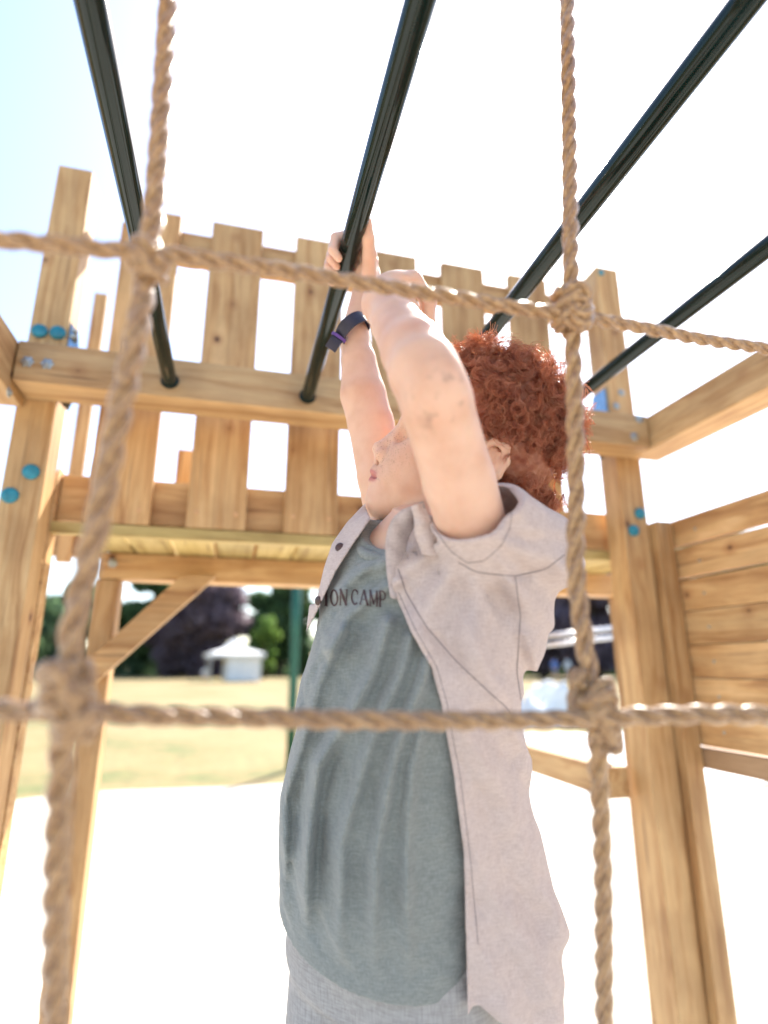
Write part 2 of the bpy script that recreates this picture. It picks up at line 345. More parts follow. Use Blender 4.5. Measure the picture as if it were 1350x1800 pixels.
# far balustrade, sunlit, seen through the gaps
for x0, x1, zt_ in ((-.50, -.461, 2.17), (-.201, -.07, 1.66), (.16, .28, 1.66), (.42, .55, 1.66), (.70, .83, 1.66), (.96, 1.09, 1.66)):
    box('balustrade_plank', (x0, x1), (1.805, 1.827), (1.29, zt_), P, pt)
box('rail', (-.52, 1.25), (1.829, 1.865), (1.312, 1.42), P, pt)
box('rail', (1.13, 1.165), (1.44, 1.80), (1.318, 1.425), P, pt)
# ------------------------------------------------------------ rope net
rn = thing('rope_net', (.1, .38, 1.0), 'twisted tan rope net with thick knots hanging close in front of the child', 'rope net')
def spline(P, n):
    P = np.asarray(P, float); m = len(P); Q = np.vstack([2*P[0]-P[1], P, 2*P[-1]-P[-2]]); out = []
    L = np.linalg.norm(np.diff(P, axis=0), axis=1); tot = L.sum()
    for i in range(m-1):
        k = max(2, int(n*L[i]/tot)); t = np.linspace(0, 1, k, endpoint=(i == m-2))[:, None]
        a, b, c, d = Q[i], Q[i+1], Q[i+2], Q[i+3]
        out.append(.5*((2*b)+(-a+c)*t+(2*a-5*b+4*c-d)*t*t+(-a+3*b-3*c+d)*t**3))
    return np.vstack(out)
def rope(pts, r, name='rope', pitch=None, parent=rn):
    P = spline(pts, 900) if len(pts) > 1 else pts
    L = np.r_[0, np.cumsum(np.linalg.norm(np.diff(P, axis=0), axis=1))]; tot = L[-1]; n = max(24, int(tot/(r*.42)))
    s = np.linspace(0, tot, n); P = np.stack([np.interp(s, L, P[:, i]) for i in range(3)], -1)
    T = np.gradient(P, axis=0); T /= np.linalg.norm(T, axis=1)[:, None]; pitch = pitch or r*9.6
    Nn = np.cross(T[0], [.3, .5, .8]); parts = []
    NN = []
    for i in range(n): Nn = Nn-T[i]*(Nn@T[i]); Nn /= np.linalg.norm(Nn); NN.append(Nn)
    NN = np.array(NN); BB = np.cross(T, NN)
    for k in range(3):
        ph = 2*math.pi*(s/pitch)+2*math.pi*k/3; C = P+(r*.56)*(np.cos(ph)[:, None]*NN+np.sin(ph)[:, None]*BB)
        parts.append(tube_vf(C, r*.53*(1+.04*np.sin(s*310+k)), 9))
    V, F = merge(parts); return mesh_obj(name, V, F, M['rope'], parent, True)
RR = .0066
def PX_(L): return [W(*p) for p in L]
rope(PX_([(300, -60, .45), (280, 250, .42), (262, 450, .40), (240, 590, .37), (207, 740, .35), (177, 890, .34), (150, 1010, .335), (127, 1120, .33), (118, 1240, .33), (108, 1350, .33), (98, 1560, .34), (95, 1900, .36)]), .0072)
rope(PX_([(996, -60, .56), (1001, 250, .53), (1003, 450, .50), (1005, 540, .49), (1010, 700, .47), (1013, 860, .455), (1012, 1000, .44), (1026, 1120, .43), (1043, 1240, .42), (1052, 1350, .42), (1060, 1560, .43), (1062, 1900, .45)]), .0068)
rope(PX_([(-250, 400, .34), (40, 425, .36), (262, 446, .39), (330, 452, .40), (470, 471, .42), (620, 495, .44), (760, 517, .455), (920, 543, .47), (1010, 556, .485), (1120, 575, .51), (1230, 596, .53), (1350, 614, .55), (1500, 640, .58)]), .0056)
rope(PX_([(-140, 1246, .33), (0, 1248, .33), (115, 1250, .33), (240, 1257, .345), (420, 1261, .36), (600, 1265, .37), (780, 1267, .38), (930, 1266, .395), (1045, 1262, .405), (1150, 1258, .40), (1260, 1256, .39), (1420, 1260, .39)]), .0060)
def knot(cx, cy, D, r, sz, seed, parent=rn):
    """overhand lump: one strand wound round the crossing"""
    q = random.Random(seed); pts = []; c0 = W(cx, cy, D); px = D/FPX
    n = 22
    for i in range(n):
        t = i/(n-1); a = t*2*math.pi*2.25+q.random()*.25+seed
        X = math.cos(a)*sz[0]*(.85+.15*math.sin(3*a)); Yy = (t-.5)*2*sz[1]*.62+math.sin(2*a+seed)*sz[1]*.38; Z = math.sin(a)*sz[0]*.75
        pts.append(c0+AR*X*px-AU*Yy*px-AW*Z*px)
    rope(pts, r, 'knot', parent=parent)
knot(118, 1212, .325, .0078, (30, 46), 1); knot(132, 1268, .322, .0066, (24, 26), 4)
knot(1003, 535, .485, .0068, (26, 42), 2); knot(1012, 560, .48, .0062, (20, 28), 5)
knot(1040, 1228, .415, .0070, (30, 40), 3); knot(1062, 1282, .412, .0066, (20, 30), 6)
knot(262, 462, .39, .0066, (24, 30), 7)

# ------------------------------------------------------------ implicit sculpting
def smin(a, b, k):
    if k <= 0: return np.minimum(a, b)
    h = np.clip(.5+.5*(b-a)/k, 0, 1); return b+(a-b)*h-k*h*(1-h)
class Field:
    def __init__(s, lo, hi, h):
        s.lo = np.array(lo, float); s.h = h; s.n = np.ceil((np.array(hi)-s.lo)/h).astype(int)+1; s.d = np.full(s.n, 1.0, np.float32)
    def region(s, lo, hi, pad):
        a = np.clip(np.floor((np.array(lo)-pad-s.lo)/s.h).astype(int), 0, s.n); b = np.clip(np.ceil((np.array(hi)+pad-s.lo)/s.h).astype(int)+1, 0, s.n)
        if (b <= a).any(): return None
        sl = tuple(slice(i, j) for i, j in zip(a, b)); g = np.meshgrid(*[s.lo[i]+s.h*np.arange(a[i], b[i]) for i in range(3)], indexing='ij')
        return sl, np.stack(g, -1).astype(np.float32)
    def put(s, f, lo, hi, k=.01, op='add'):
        rg = s.region(lo, hi, k+3*s.h)
        if rg is None: return
        sl, p = rg; d = f(p)
        if op == 'add': s.d[sl] = smin(s.d[sl], d, k)
        else: s.d[sl] = -smin(-s.d[sl], d, k)
    def cone(s, a, b, ra, rb, k=.01, op='add'):
        a = np.array(a, float); b = np.array(b, float); ba = b-a; L2 = ba@ba+1e-12; rm = max(ra, rb)
        def f(p):
            q = p-a; t = np.clip(q@ba/L2, 0, 1); return np.linalg.norm(q-t[..., None]*ba, axis=-1)-(ra+(rb-ra)*t)
        s.put(f, np.minimum(a, b)-rm, np.maximum(a, b)+rm, k, op)
    def chain(s, pts, rs, k=.006, op='add'):
        for i in range(len(pts)-1): s.cone(pts[i], pts[i+1], rs[i], rs[i+1], k, op)
    def poly(s, pts, rs, k=.01):
        pts = [np.array(p, float) for p in pts]
        def f(p):
            o = None
            for a, b, ra, rb in zip(pts[:-1], pts[1:], rs[:-1], rs[1:]):
                ba = b-a; q = p-a; t = np.clip(q@ba/(ba@ba+1e-12), 0, 1); d = np.linalg.norm(q-t[..., None]*ba, axis=-1)-(ra+(rb-ra)*t)
                o = d if o is None else smin(o, d, .004)
            return o
        s.put(f, np.min(pts, axis=0)-max(rs), np.max(pts, axis=0)+max(rs), k)
    def ell(s, c, r, A, k=.01, op='add'):
        """ellipsoid: centre c, radii r along the rows of A"""
        c = np.array(c, float); r = np.array(r, float); A = np.array(A, float); rm = r.max()
        def f(p):
            q = (p-c)@A.T; k0 = np.linalg.norm(q/r, axis=-1); k1 = np.linalg.norm(q/(r*r), axis=-1); return k0*(k0-1)/(k1+1e-9)
        s.put(f, c-rm, c+rm, k, op)
    def mesh(s, smooth=1):
        d = s.d; h = s.h; sg = d < 0; nx, ny, nz = d.shape
        cnt = np.zeros((nx-1, ny-1, nz-1), np.uint8)
        for i in (0, 1):
            for j in (0, 1):
                for k in (0, 1): cnt += sg[i:nx-1+i, j:ny-1+j, k:nz-1+k]
        cells = np.argwhere((cnt > 0) & (cnt < 8)); idx = np.full(cnt.shape, -1, np.int32); idx[tuple(cells.T)] = np.arange(len(cells))
        acc = np.zeros((len(cells), 3)); num = np.zeros(len(cells))
        cor = [(i, j, k) for i in (0, 1) for j in (0, 1) for k in (0, 1)]
        val = {c: d[cells[:, 0]+c[0], cells[:, 1]+c[1], cells[:, 2]+c[2]].astype(float) for c in cor}
        for c in cor:
            for ax in range(3):
                if c[ax]: continue
                e = list(c); e[ax] = 1; e = tuple(e); va, vb = val[c], val[e]; m = (va < 0) != (vb < 0)
                t = va[m]/(va[m]-vb[m]); q = np.tile(np.array(c, float), (m.sum(), 1)); q[:, ax] += t; acc[m] += q; num[m] += 1
        V = s.lo+h*(cells+acc/num[:, None]); F = []
        for ax in range(3):
            sl0 = [slice(None)]*3; sl1 = [slice(None)]*3; sl0[ax] = slice(0, -1); sl1[ax] = slice(1, None)
            cr = sg[tuple(sl0)] != sg[tuple(sl1)]; e = np.argwhere(cr); o1, o2 = (ax+1) % 3, (ax+2) % 3
            ok = (e[:, o1] > 0) & (e[:, o2] > 0) & (e[:, o1] < d.shape[o1]-1) & (e[:, o2] < d.shape[o2]-1); e = e[ok]
            q = []
            for da, db_ in ((0, 0), (-1, 0), (-1, -1), (0, -1)):
                c = e.copy(); c[:, o1] += da; c[:, o2] += db_; q.append(idx[tuple(c.T)])
            q = np.stack(q, -1); flip = ~sg[tuple(e.T)]; q[flip] = q[flip][:, ::-1]; F.append(q)
        F = np.vstack(F).astype(np.int32); F = F[(F >= 0).all(1)]
        for _ in range(smooth):
            S = np.zeros_like(V); c = np.zeros(len(V))
            for i in range(4):
                a_, b_ = F[:, i], F[:, (i+1) % 4]; 
                for ax in range(3): S[:, ax] += np.bincount(a_, V[b_, ax], len(V))+np.bincount(b_, V[a_, ax], len(V))
                c += np.bincount(a_, minlength=len(V))+np.bincount(b_, minlength=len(V))
            V = .5*V+.5*S/np.maximum(c, 1)[:, None]
        return V, F
def proj_px(p):
    q = p-CO; z = q@AW; return 675+FPX*(q@AR)/z, 900-FPX*(q@AU)/z, z
def poly_sd(x, y, poly):
    """signed distance to a polygon (negative inside), in pixels"""
    d = np.full(x.shape, 1e9); s = np.ones(x.shape); n = len(poly)
    for i in range(n):
        ax_, ay = poly[i]; bx, by = poly[i-1]; ex, ey = bx-ax_, by-ay; wx, wy = x-ax_, y-ay
        t = np.clip((wx*ex+wy*ey)/(ex*ex+ey*ey), 0, 1); d = np.minimum(d, (wx-ex*t)**2+(wy-ey*t)**2)
        c1 = y >= ay; c2 = y < by; c3 = ex*wy > ey*wx; fl = (c1 & c2 & c3) | (~c1 & ~c2 & ~c3); s = np.where(fl, -s, s)
    return s*np.sqrt(d)

# ---- frames of the child
th, hy = R(18), R(5)
hU = math.sin(th)*AR+math.cos(th)*AU
hF = math.cos(hy)*(-math.cos(th)*AR+math.sin(th)*AU)-math.sin(hy)*AW
hL = np.cross(hU, hF)
EAR = W(855, 807, .64); HC = EAR-hL*.066
HA = np.array([hF, hL, hU])
def H(x, y, z): return HC+(x*hF+y*hL+z*hU)*.001
aT = R(35); tF = np.array([-math.cos(aT), -math.sin(aT), 0.]); tL = np.array([math.sin(aT), -math.cos(aT), 0.])
NK = W(742, 935, .645); HP = W(700, 1420, .665)
tU = (NK-HP)/np.linalg.norm(NK-HP); tF = tF-tU*(tF@tU); tF /= np.linalg.norm(tF); tL = np.cross(tU, tF); TA = np.array([tF, tL, tU])
def T(f, l, t): return NK+f*tF+l*tL-t*tU        # t measured downwards from the neck base
def torso_f(tab, warp=None):
    ts, As, Bs, Cs = [np.array(c, float) for c in zip(*tab)]
    def f(p):
        q = (p-NK)@TA.T; t = -q[..., 2]; A = np.interp(t, ts, As); B = np.interp(t, ts, Bs); C = np.interp(t, ts, Cs)
        b = q[..., 0]-C; a_ = q[..., 1]; k0 = np.sqrt((a_/A)**2+(b/B)**2)+1e-6; k1 = np.sqrt((a_/(A*A))**2+(b/(B*B))**2)+1e-6
        d = k0*(k0-1)/k1; d = np.maximum(d, np.maximum(ts[0]-t, t-ts[-1]))
        if warp:
            m = np.abs(d) < .13; d[m] += warp(p[m], q[m], t[m])
        return d
    return f
SHN = W(840, 962, .565); ELN = W(757, 674, .475); WRN = W(676, 535, .60)
SHF = W(694, 935, .765); ELF = W(652, 745, .80); WRF = W(622, 588, .83)
ps = thing('person', (float(HP[0]), float(HP[1]), 0), 'curly ginger haired child in teal t-shirt and open beige shirt hanging from a monkey bar', 'person')
LO = (-.08, .28, .60); HI = (.47, .93, 1.72)
B = Field(LO, HI, .002)
# torso and neck
tt = [(-.02, .035, .035, -.005), (0, .055, .045, 0), (.03, .095, .058, 0), (.08, .112, .070, 0), (.2, .105, .072, 0), (.32, .102, .072, 0), (.50, .115, .08, 0)]
B.put(torso_f(tt), NK-np.array([.2, .2, .55]), NK+np.array([.2, .2, .06]), .01)
B.cone(T(-.01, 0, .01), H(-12, 0, -30), .040, .037, .03)
# the head is sculpted on a finer grid; its neck runs down inside the collar
HB = Field(HC-.152, HC+.152, .0013)
HB.cone(T(-.01, 0, .01), H(-12, 0, -30), .043, .040, .03)
# skull and face
HB.ell(H(-4, 0, 52), (.090, .071, .078), HA, .02)
HB.ell(H(56, 0, -8), (.048, .052, .066), HA, .02)
HB.ell(H(52, 0, 42), (.040, .055, .036), HA, .02)
for s in (-1, 1):
    HB.cone(H(14, s*46, -42), H(84, s*9, -80), .019, .016, .022)
    HB.ell(H(70, s*31, -34), (.029, .026, .034), HA, .018)
    HB.cone(H(20, s*50, 0), H(16, s*47, -40), .018, .017, .02)
    HB.ell(H(84, s*24, 20), (.012, .020, .008), HA, .014)
    HB.ell(H(94, s*26, 3), (.010, .014, .011), HA, .010, 'sub'); HB.ell(H(77, s*25, 4), (.0115, .012, .0115), HA, .003)
HB.ell(H(88, 0, -79), (.0205, .022, .018), HA, .014)
HB.ell(H(92, 0, -50), (.019, .026, .026), HA, .014)
HB.chain([H(86, 0, 12), H(98, 0, -4), H(112, 0, -20)], [.0085, .0075, .0095], .010)
for s in (-1, 1):
    HB.ell(H(107, s*10.5, -27), (.0095, .0065, .0078), HA, .006)
    HB.ell(H(108, s*6.2, -35.0), (.0058, .0036, .0060), HA, .0015, 'sub')
    HB.cone(H(108.5, s*3, -47), H(99, s*17, -53.5), .0068, .0036, .004)
    HB.cone(H(106.5, s*3, -59), H(98, s*16, -56), .0066, .0040, .004)
    HB.cone(H(115.5, 0, -53.2), H(101, s*21, -55.6), .0024, .0018, .0015, 'sub')
HB.cone(H(112, 0, -33), H(110, 0, -42), .0035, .0030, .004)
# ears
for s in (-1, 1):
    e0 = lambda x, z, o=0: H(x*.78+11, s*(66+o*1.25), z*.95-6)
    HB.ell(e0(-17, -2, 4), (.017, .0035, .025), HA, .004)
    rim = [e0(2, 3, 4), e0(-3, 19, 7), e0(-16, 28, 10), e0(-31, 23, 12), e0(-37, 8, 12), e0(-33, -9, 10), e0(-22, -22, 7), e0(-9, -28, 4), e0(-2, -22, 2)]
    HB.chain(rim, [.0036, .004, .0044, .0046, .0044, .0042, .0046, .0058, .004], .003)
    HB.chain([e0(-26, 15, 7), e0(-27, 2, 9), e0(-22, -10, 7), e0(-13, -15, 6)], [.0028, .0034, .0036, .003], .003)
    HB.chain([e0(-3, -3, 5), e0(-1, -9, 5)], [.0045, .004], .003)
    HB.ell(e0(-13, -4, 8), (.008, .007, .009), HA, .003, 'sub')
# near arm
M1 = ELN+(WRN-ELN)*.33+AU*.002; M1b = ELN+(WRN-ELN)*.7
ELa = ELN+(SHN-ELN)*.12; ELb = ELN+(WRN-ELN)*.12
B.poly([T(0, .06, .05), W(880, 990, .60), SHN, SHN+(ELN-SHN)*.45, ELa, ELb, M1, M1b, WRN], [.040, .034, .0335, .0325, .0300, .0300, .0285, .0240, .0205], .02)
B.ell(ELN+AR*.004-AU*.004-AW*.006, (.023, .026, .022), np.array([AR, AU, AW]), .014)
# far arm
M2 = ELF+(WRF-ELF)*.32-AR*.003; M2b = ELF+(WRF-ELF)*.7
B.poly([T(0, -.07, .045), SHF, SHF+(ELF-SHF)*.5, ELF, M2, M2b, WRF], [.038, .035, .034, .0315, .0315, .0240, .0185], .008)
# near hand: curled, bent back behind the wrist
hb = W(697, 508, .63)
B.ell(hb, (.026, .013, .030), np.array([AR*.9-AU*.1+AW*.3, AU, np.cross(AR*.9-AU*.1+AW*.3, AU)]), .012)
B.cone(WRN, hb, .021, .017, .014)
for i, (D0, l) in enumerate(((.618, 1.0), (.636, 1.08), (.654, 1.02), (.670, .86))):
    k1 = W(727, 492+i*1.5, D0); k2 = k1+(AR*.013-AU*.017)*l*1.25; k3 = k2+(-AR*.001-AU*.021)*l; k4 = k3+(-AR*.012-AU*.010)*l
    B.cone(hb+(k1-hb)*.25, k1, .011, .0088, .008)
    B.chain([k1, k2, k3, k4], [.0086, .0076, .0070, .0062], .003)
tb = [WRN+(hb-WRN)*.6+AU*-.006-AW*.006, W(706, 528, .603), W(722, 541, .600), W(731, 556, .604)]
B.chain(tb, [.011, .0092, .0080, .0068], .004)
# far hand: fingers over the second bar
xb = .130; pc = np.array([xb+.034, .735, 1.562]); WRF2 = WRF+(pc-WRF)*.1
B.cone(WRF, pc, .0185, .019, .014)
B.ell(pc+np.array([-.002, 0, .006]), (.016, .034, .026), np.eye(3), .012)
for i, l in enumerate((.92, 1.0, 1.05, .9)):
    Y = .708+i*.0185
    B.chain([(xb+.034, Y, 1.575), (xb+.023, Y, 1.604), (xb+.000, Y, 1.6145), (xb-.021, Y, 1.604), (xb-.0245, Y, 1.583), (xb-.016, Y, 1.5705)], [.0095, .0085, .0078, .0074, .0068, .006], .003)
B.chain([pc+np.array([-.004, -.022, -.012]), (xb+.026, .690, 1.570), (xb+.020, .672, 1.582), (xb+.014, .655, 1.596)], [.012, .0098, .0084, .0070], .005)
V, F = B.mesh(1); Vhd, Fhd = HB.mesh(2); F = np.vstack([F, Fhd+len(V)]).astype(np.int32); V = np.vstack([V, Vhd])
# legs below the shorts (coarser), kept in the same body mesh
L_ = Field((-.15, .45, .02), (.5, 1.05, .72), .006); HZ = T(0, 0, .42)
for s in (-1, 1):
    hip = HZ+tL*s*.055; kn = hip+np.array([.0, .02*s, -.27]); an = kn+np.array([.03, .05, -.25])
    L_.chain([hip, kn, an], [.062, .044, .028], .02); L_.chain([an, an+tF*.10-np.array([0, 0, .045])], [.027, .018], .02)
V2, F2 = L_.mesh(2)
nb = len(V); V = np.vstack([V, V2]); F = np.vstack([F, F2+nb]).astype(np.int32)

def skin_mat():
    m, nt, b = mat('skin'); L = nt.links; tc = N(nt, 'ShaderNodeTexCoord'); at = N(nt, 'ShaderNodeAttribute', attribute_name='paint'); sp_ = N(nt, 'ShaderNodeSeparateColor'); L.new(at.outputs['Color'], sp_.inputs[0])
    n = N(nt, 'ShaderNodeTexNoise'); n.inputs['Scale'].default_value = 28; n.inputs['Detail'].default_value = 5; L.new(tc.outputs['Object'], n.inputs['Vector'])
    base = ramp(nt, n.outputs['Fac'], [(.3, (.68, .40, .28)), (.55, (.76, .49, .36)), (.75, (.80, .54, .41))])
    base = mix(nt, sp_.outputs[0], base, (.56, .22, .19))
    vo = N(nt, 'ShaderNodeTexVoronoi'); vo.inputs['Scale'].default_value = 480; L.new(tc.outputs['Object'], vo.inputs['Vector'])
    fr = N(nt, 'ShaderNodeMapRange'); fr.inputs[1].default_value = .42; fr.inputs[2].default_value = .22; L.new(vo.outputs['Distance'], fr.inputs[0])
    n3 = N(nt, 'ShaderNodeTexNoise'); n3.inputs['Scale'].default_value = 190; L.new(tc.outputs['Object'], n3.inputs['Vector'])
    f3 = N(nt, 'ShaderNodeMapRange'); f3.inputs[1].default_value = .42; f3.inputs[2].default_value = .6; L.new(n3.outputs['Fac'], f3.inputs[0])
    mm = N(nt, 'ShaderNodeMath', operation='MULTIPLY'); L.new(fr.outputs[0], mm.inputs[0]); L.new(f3.outputs[0], mm.inputs[1])
    m2 = N(nt, 'ShaderNodeMath', operation='MULTIPLY'); L.new(mm.outputs[0], m2.inputs[0]); L.new(sp_.outputs[1], m2.inputs[1])
    m2b = N(nt, 'ShaderNodeMath', operation='MULTIPLY'); m2b.inputs[1].default_value = .75; L.new(m2.outputs[0], m2b.inputs[0]); base = mix(nt, m2b.outputs[0], base, (.36, .17, .12))
    n4 = N(nt, 'ShaderNodeTexNoise'); n4.inputs['Scale'].default_value = 75; n4.inputs['Detail'].default_value = 3; L.new(tc.outputs['Object'], n4.inputs['Vector'])
    f4 = N(nt, 'ShaderNodeMapRange'); f4.inputs[1].default_value = .55; f4.inputs[2].default_value = .72; L.new(n4.outputs['Fac'], f4.inputs[0])
    m4 = N(nt, 'ShaderNodeMath', operation='MULTIPLY'); L.new(f4.outputs[0], m4.inputs[0]); L.new(sp_.outputs[2], m4.inputs[1])
    base = mix(nt, m4.outputs[0], base, (.34, .20, .15))
    L.new(base, b.inputs['Base Color']); b.inputs['Roughness'].default_value = .48; b.inputs['Specular IOR Level'].default_value = .4
    b.inputs['Subsurface Weight'].default_value = .35; b.inputs['Subsurface Radius'].default_value = (1, .35, .2); b.inputs['Subsurface Scale'].default_value = .006
    nf = N(nt, 'ShaderNodeTexNoise'); nf.inputs['Scale'].default_value = 900; nf.inputs['Detail'].default_value = 4; L.new(tc.outputs['Object'], nf.inputs['Vector'])
    bump(nt, b, nf.outputs['Fac'], .18, .0006); return m
M['skin'] = skin_mat()
body = mesh_obj('body', V, F, M['skin'], ps, True)
q = (V-HC)@HA.T*1000
def g(c, r): return np.exp(-(((q-np.array(c))/np.array(r))**2).sum(1))
lip = np.clip(2.2*(np.exp(-((q[:, 2]+54+.10*(108-q[:, 0]))/6.2)**4)*(q[:, 0] > 98)*(np.abs(q[:, 1]) < 19)*np.exp(-(q[:, 1]/16)**4)), 0, 1)*(q[:, 0] < 125)
frk = np.clip(1.5*(g((100, 0, -12), (26, 48, 19))+g((88, 30, -14), (26, 22, 20))+.55*g((100, 20, -42), (22, 26, 16))), 0, 1)
drt = np.exp(-((V-(ELN+AR*.008-AU*.02-AW*.03))**2).sum(1)/.027**2)
att = body.data.attributes.new('paint', 'FLOAT_COLOR', 'POINT'); c4 = np.ones((len(V), 4), np.float32); c4[:, 0] = lip; c4[:, 1] = frk; c4[:, 2] = drt; att.data.foreach_set('color', c4.ravel())

# ------------------------------------------------------------ clothes
def cloth(name, a, b_, weave=900, sheen=.3, rough=.85, wb=.5, blotch=5, trans=.0):
    m, nt, b = mat(name); L = nt.links; tc = N(nt, 'ShaderNodeTexCoord')
    n = N(nt, 'ShaderNodeTexNoise'); n.inputs['Scale'].default_value = weave; n.inputs['Detail'].default_value = 3; L.new(tc.outputs['Object'], n.inputs['Vector'])
    mp = N(nt, 'ShaderNodeMapping'); mp.inputs['Scale'].default_value = (1, 1, .12); L.new(tc.outputs['Object'], mp.inputs[0])
    n2 = N(nt, 'ShaderNodeTexNoise'); n2.inputs['Scale'].default_value = weave*.8; n2.inputs['Detail'].default_value = 2; L.new(mp.outputs[0], n2.inputs['Vector'])
    mp3 = N(nt, 'ShaderNodeMapping'); mp3.inputs['Scale'].default_value = (.12, .12, 1); L.new(tc.outputs['Object'], mp3.inputs[0])
    n3 = N(nt, 'ShaderNodeTexNoise'); n3.inputs['Scale'].default_value = weave*.8; n3.inputs['Detail'].default_value = 2; L.new(mp3.outputs[0], n3.inputs['Vector'])
    ad = N(nt, 'ShaderNodeMath', operation='ADD'); L.new(n2.outputs['Fac'], ad.inputs[0]); L.new(n3.outputs['Fac'], ad.inputs[1])
    hf = N(nt, 'ShaderNodeMath', operation='MULTIPLY'); hf.inputs[1].default_value = .5; L.new(ad.outputs[0], hf.inputs[0])
    col = ramp(nt, hf.outputs[0], [(.38, a), (.62, b_)])
    L.new(col, b.inputs['Base Color']); b.inputs['Roughness'].default_value = rough; b.inputs['Sheen Weight'].default_value = sheen; b.inputs['Specular IOR Level'].default_value = .2
    bump(nt, b, hf.outputs[0], wb, .0008)
    if trans:
        tr = N(nt, 'ShaderNodeBsdfTranslucent'); L.new(col, tr.inputs[0]); mx = N(nt, 'ShaderNodeMixShader'); mx.inputs[0].default_value = trans
        L.new(b.outputs[0], mx.inputs[1]); L.new(tr.outputs[0], mx.inputs[2]); L.new(mx.outputs[0], nt.nodes['Material Output'].inputs[0])
    return m
M['tee'] = cloth('teal_jersey', (.185, .205, .198), (.27, .295, .285), 1100, .25, .9, .4)
M['linen'] = cloth('beige_linen', (.62, .51, .475), (.76, .65, .61), 1300, .3, .9, .45, trans=.22)
M['denim'] = cloth('grey_twill', (.30, .29, .28), (.42, .41, .40), 700, .2, .9, .5)
def noise_s(p, f, seed=0):
    """cheap smooth pseudo noise"""
    x, y, z = p[..., 0]*f, p[..., 1]*f, p[..., 2]*f
    return (np.sin(x*1.3+y*.9+seed)*np.cos(y*1.7-z*1.1+seed*2)+np.sin(z*1.9+x*.7+seed*3)*np.cos(x*1.1-y*1.3))*.5
def tee_warp(p, q, t):
    x, y, z = proj_px(p)
    s = x+.42*(y-1200)+14*np.sin(y/60.)
    o = 0
    for pl_, wd, am in TFOLD:
        best = 1e9
        for (x0, y0), (x1, y1) in zip(pl_[:-1], pl_[1:]):
            dx, dy = x1-x0, y1-y0; t_ = np.clip(((x-x0)*dx+(y-y0)*dy)/(dx*dx+dy*dy), 0, 1); best = np.minimum(best, (x-x0-dx*t_)**2+(y-y0-dy*t_)**2)
        o = o+am*np.exp(-best/wd**2)
    o = o*np.clip((.415-t)/.09, 0, 1)
    return .004-1.6*o-(.003*noise_s(p, 45, 1)+.0012*noise_s(p, 120, 4))*np.clip((.435-t)/.03, 0, 1)
TFOLD = [([(600, 1110), (560, 1200), (535, 1290), (500, 1400), (490, 2100)], 13, .009), ([(682, 1095), (655, 1180), (615, 1255), (560, 1345), (540, 1500), (520, 2100)], 13, .012),
         ([(722, 1120), (702, 1190), (672, 1250), (640, 1340), (600, 1480), (590, 2100)], 13, .010), ([(752, 1160), (736, 1215), (716, 1260), (690, 1345), (660, 1500), (650, 2100)], 12, .010),
         ([(575, 1120), (540, 1190), (520, 1260)], 10, .006), ([(690, 985), (640, 1005), (600, 1040)], 14, .010), ([(700, 1020), (650, 1050), (610, 1085), (580, 1140)], 13, .009),
         ([(745, 1270), (725, 1350), (715, 1500), (720, 2100)], 12, .008), ([(590, 1300), (560, 1420), (555, 2100)], 14, -.005), ([(660, 1000), (620, 1030)], 12, -.005)]
TS = Field((-.08, .40, .64), (.42, .92, 1.20), .002)
ttab = [(-.012, .066, .056, .004), (.0, .076, .058, .004), (.03, .112, .072, .003), (.08, .126, .087, .003), (.16, .122, .100, .010), (.26, .124, .108, .014), (.36, .128, .112, .016), (.44, .132, .112, .014)]
TS.put(torso_f(ttab, tee_warp), (-.08, .40, .64), (.42, .92, 1.2), .01)
TS.ell(T(-.005, 0, -.012), (.058, .058, .016), TA, .004, 'sub'); TS.ell(T(.035, 0, -.004), (.045, .050, .026), TA, .004, 'sub')
V, F = TS.mesh(1); tee = mesh_obj('t_shirt', V, F, M['tee'], ps, True)
# neck ribbing
nr = [T(.066*math.cos(a_)+.004, .062*math.sin(a_), .004+.022*max(0, math.cos(a_))) for a_ in np.linspace(0, 2*math.pi, 49)]
V, F = tube_vf(nr, .0055, 10, False); mesh_obj('neckband', V, F, M['tee'], tee, True)

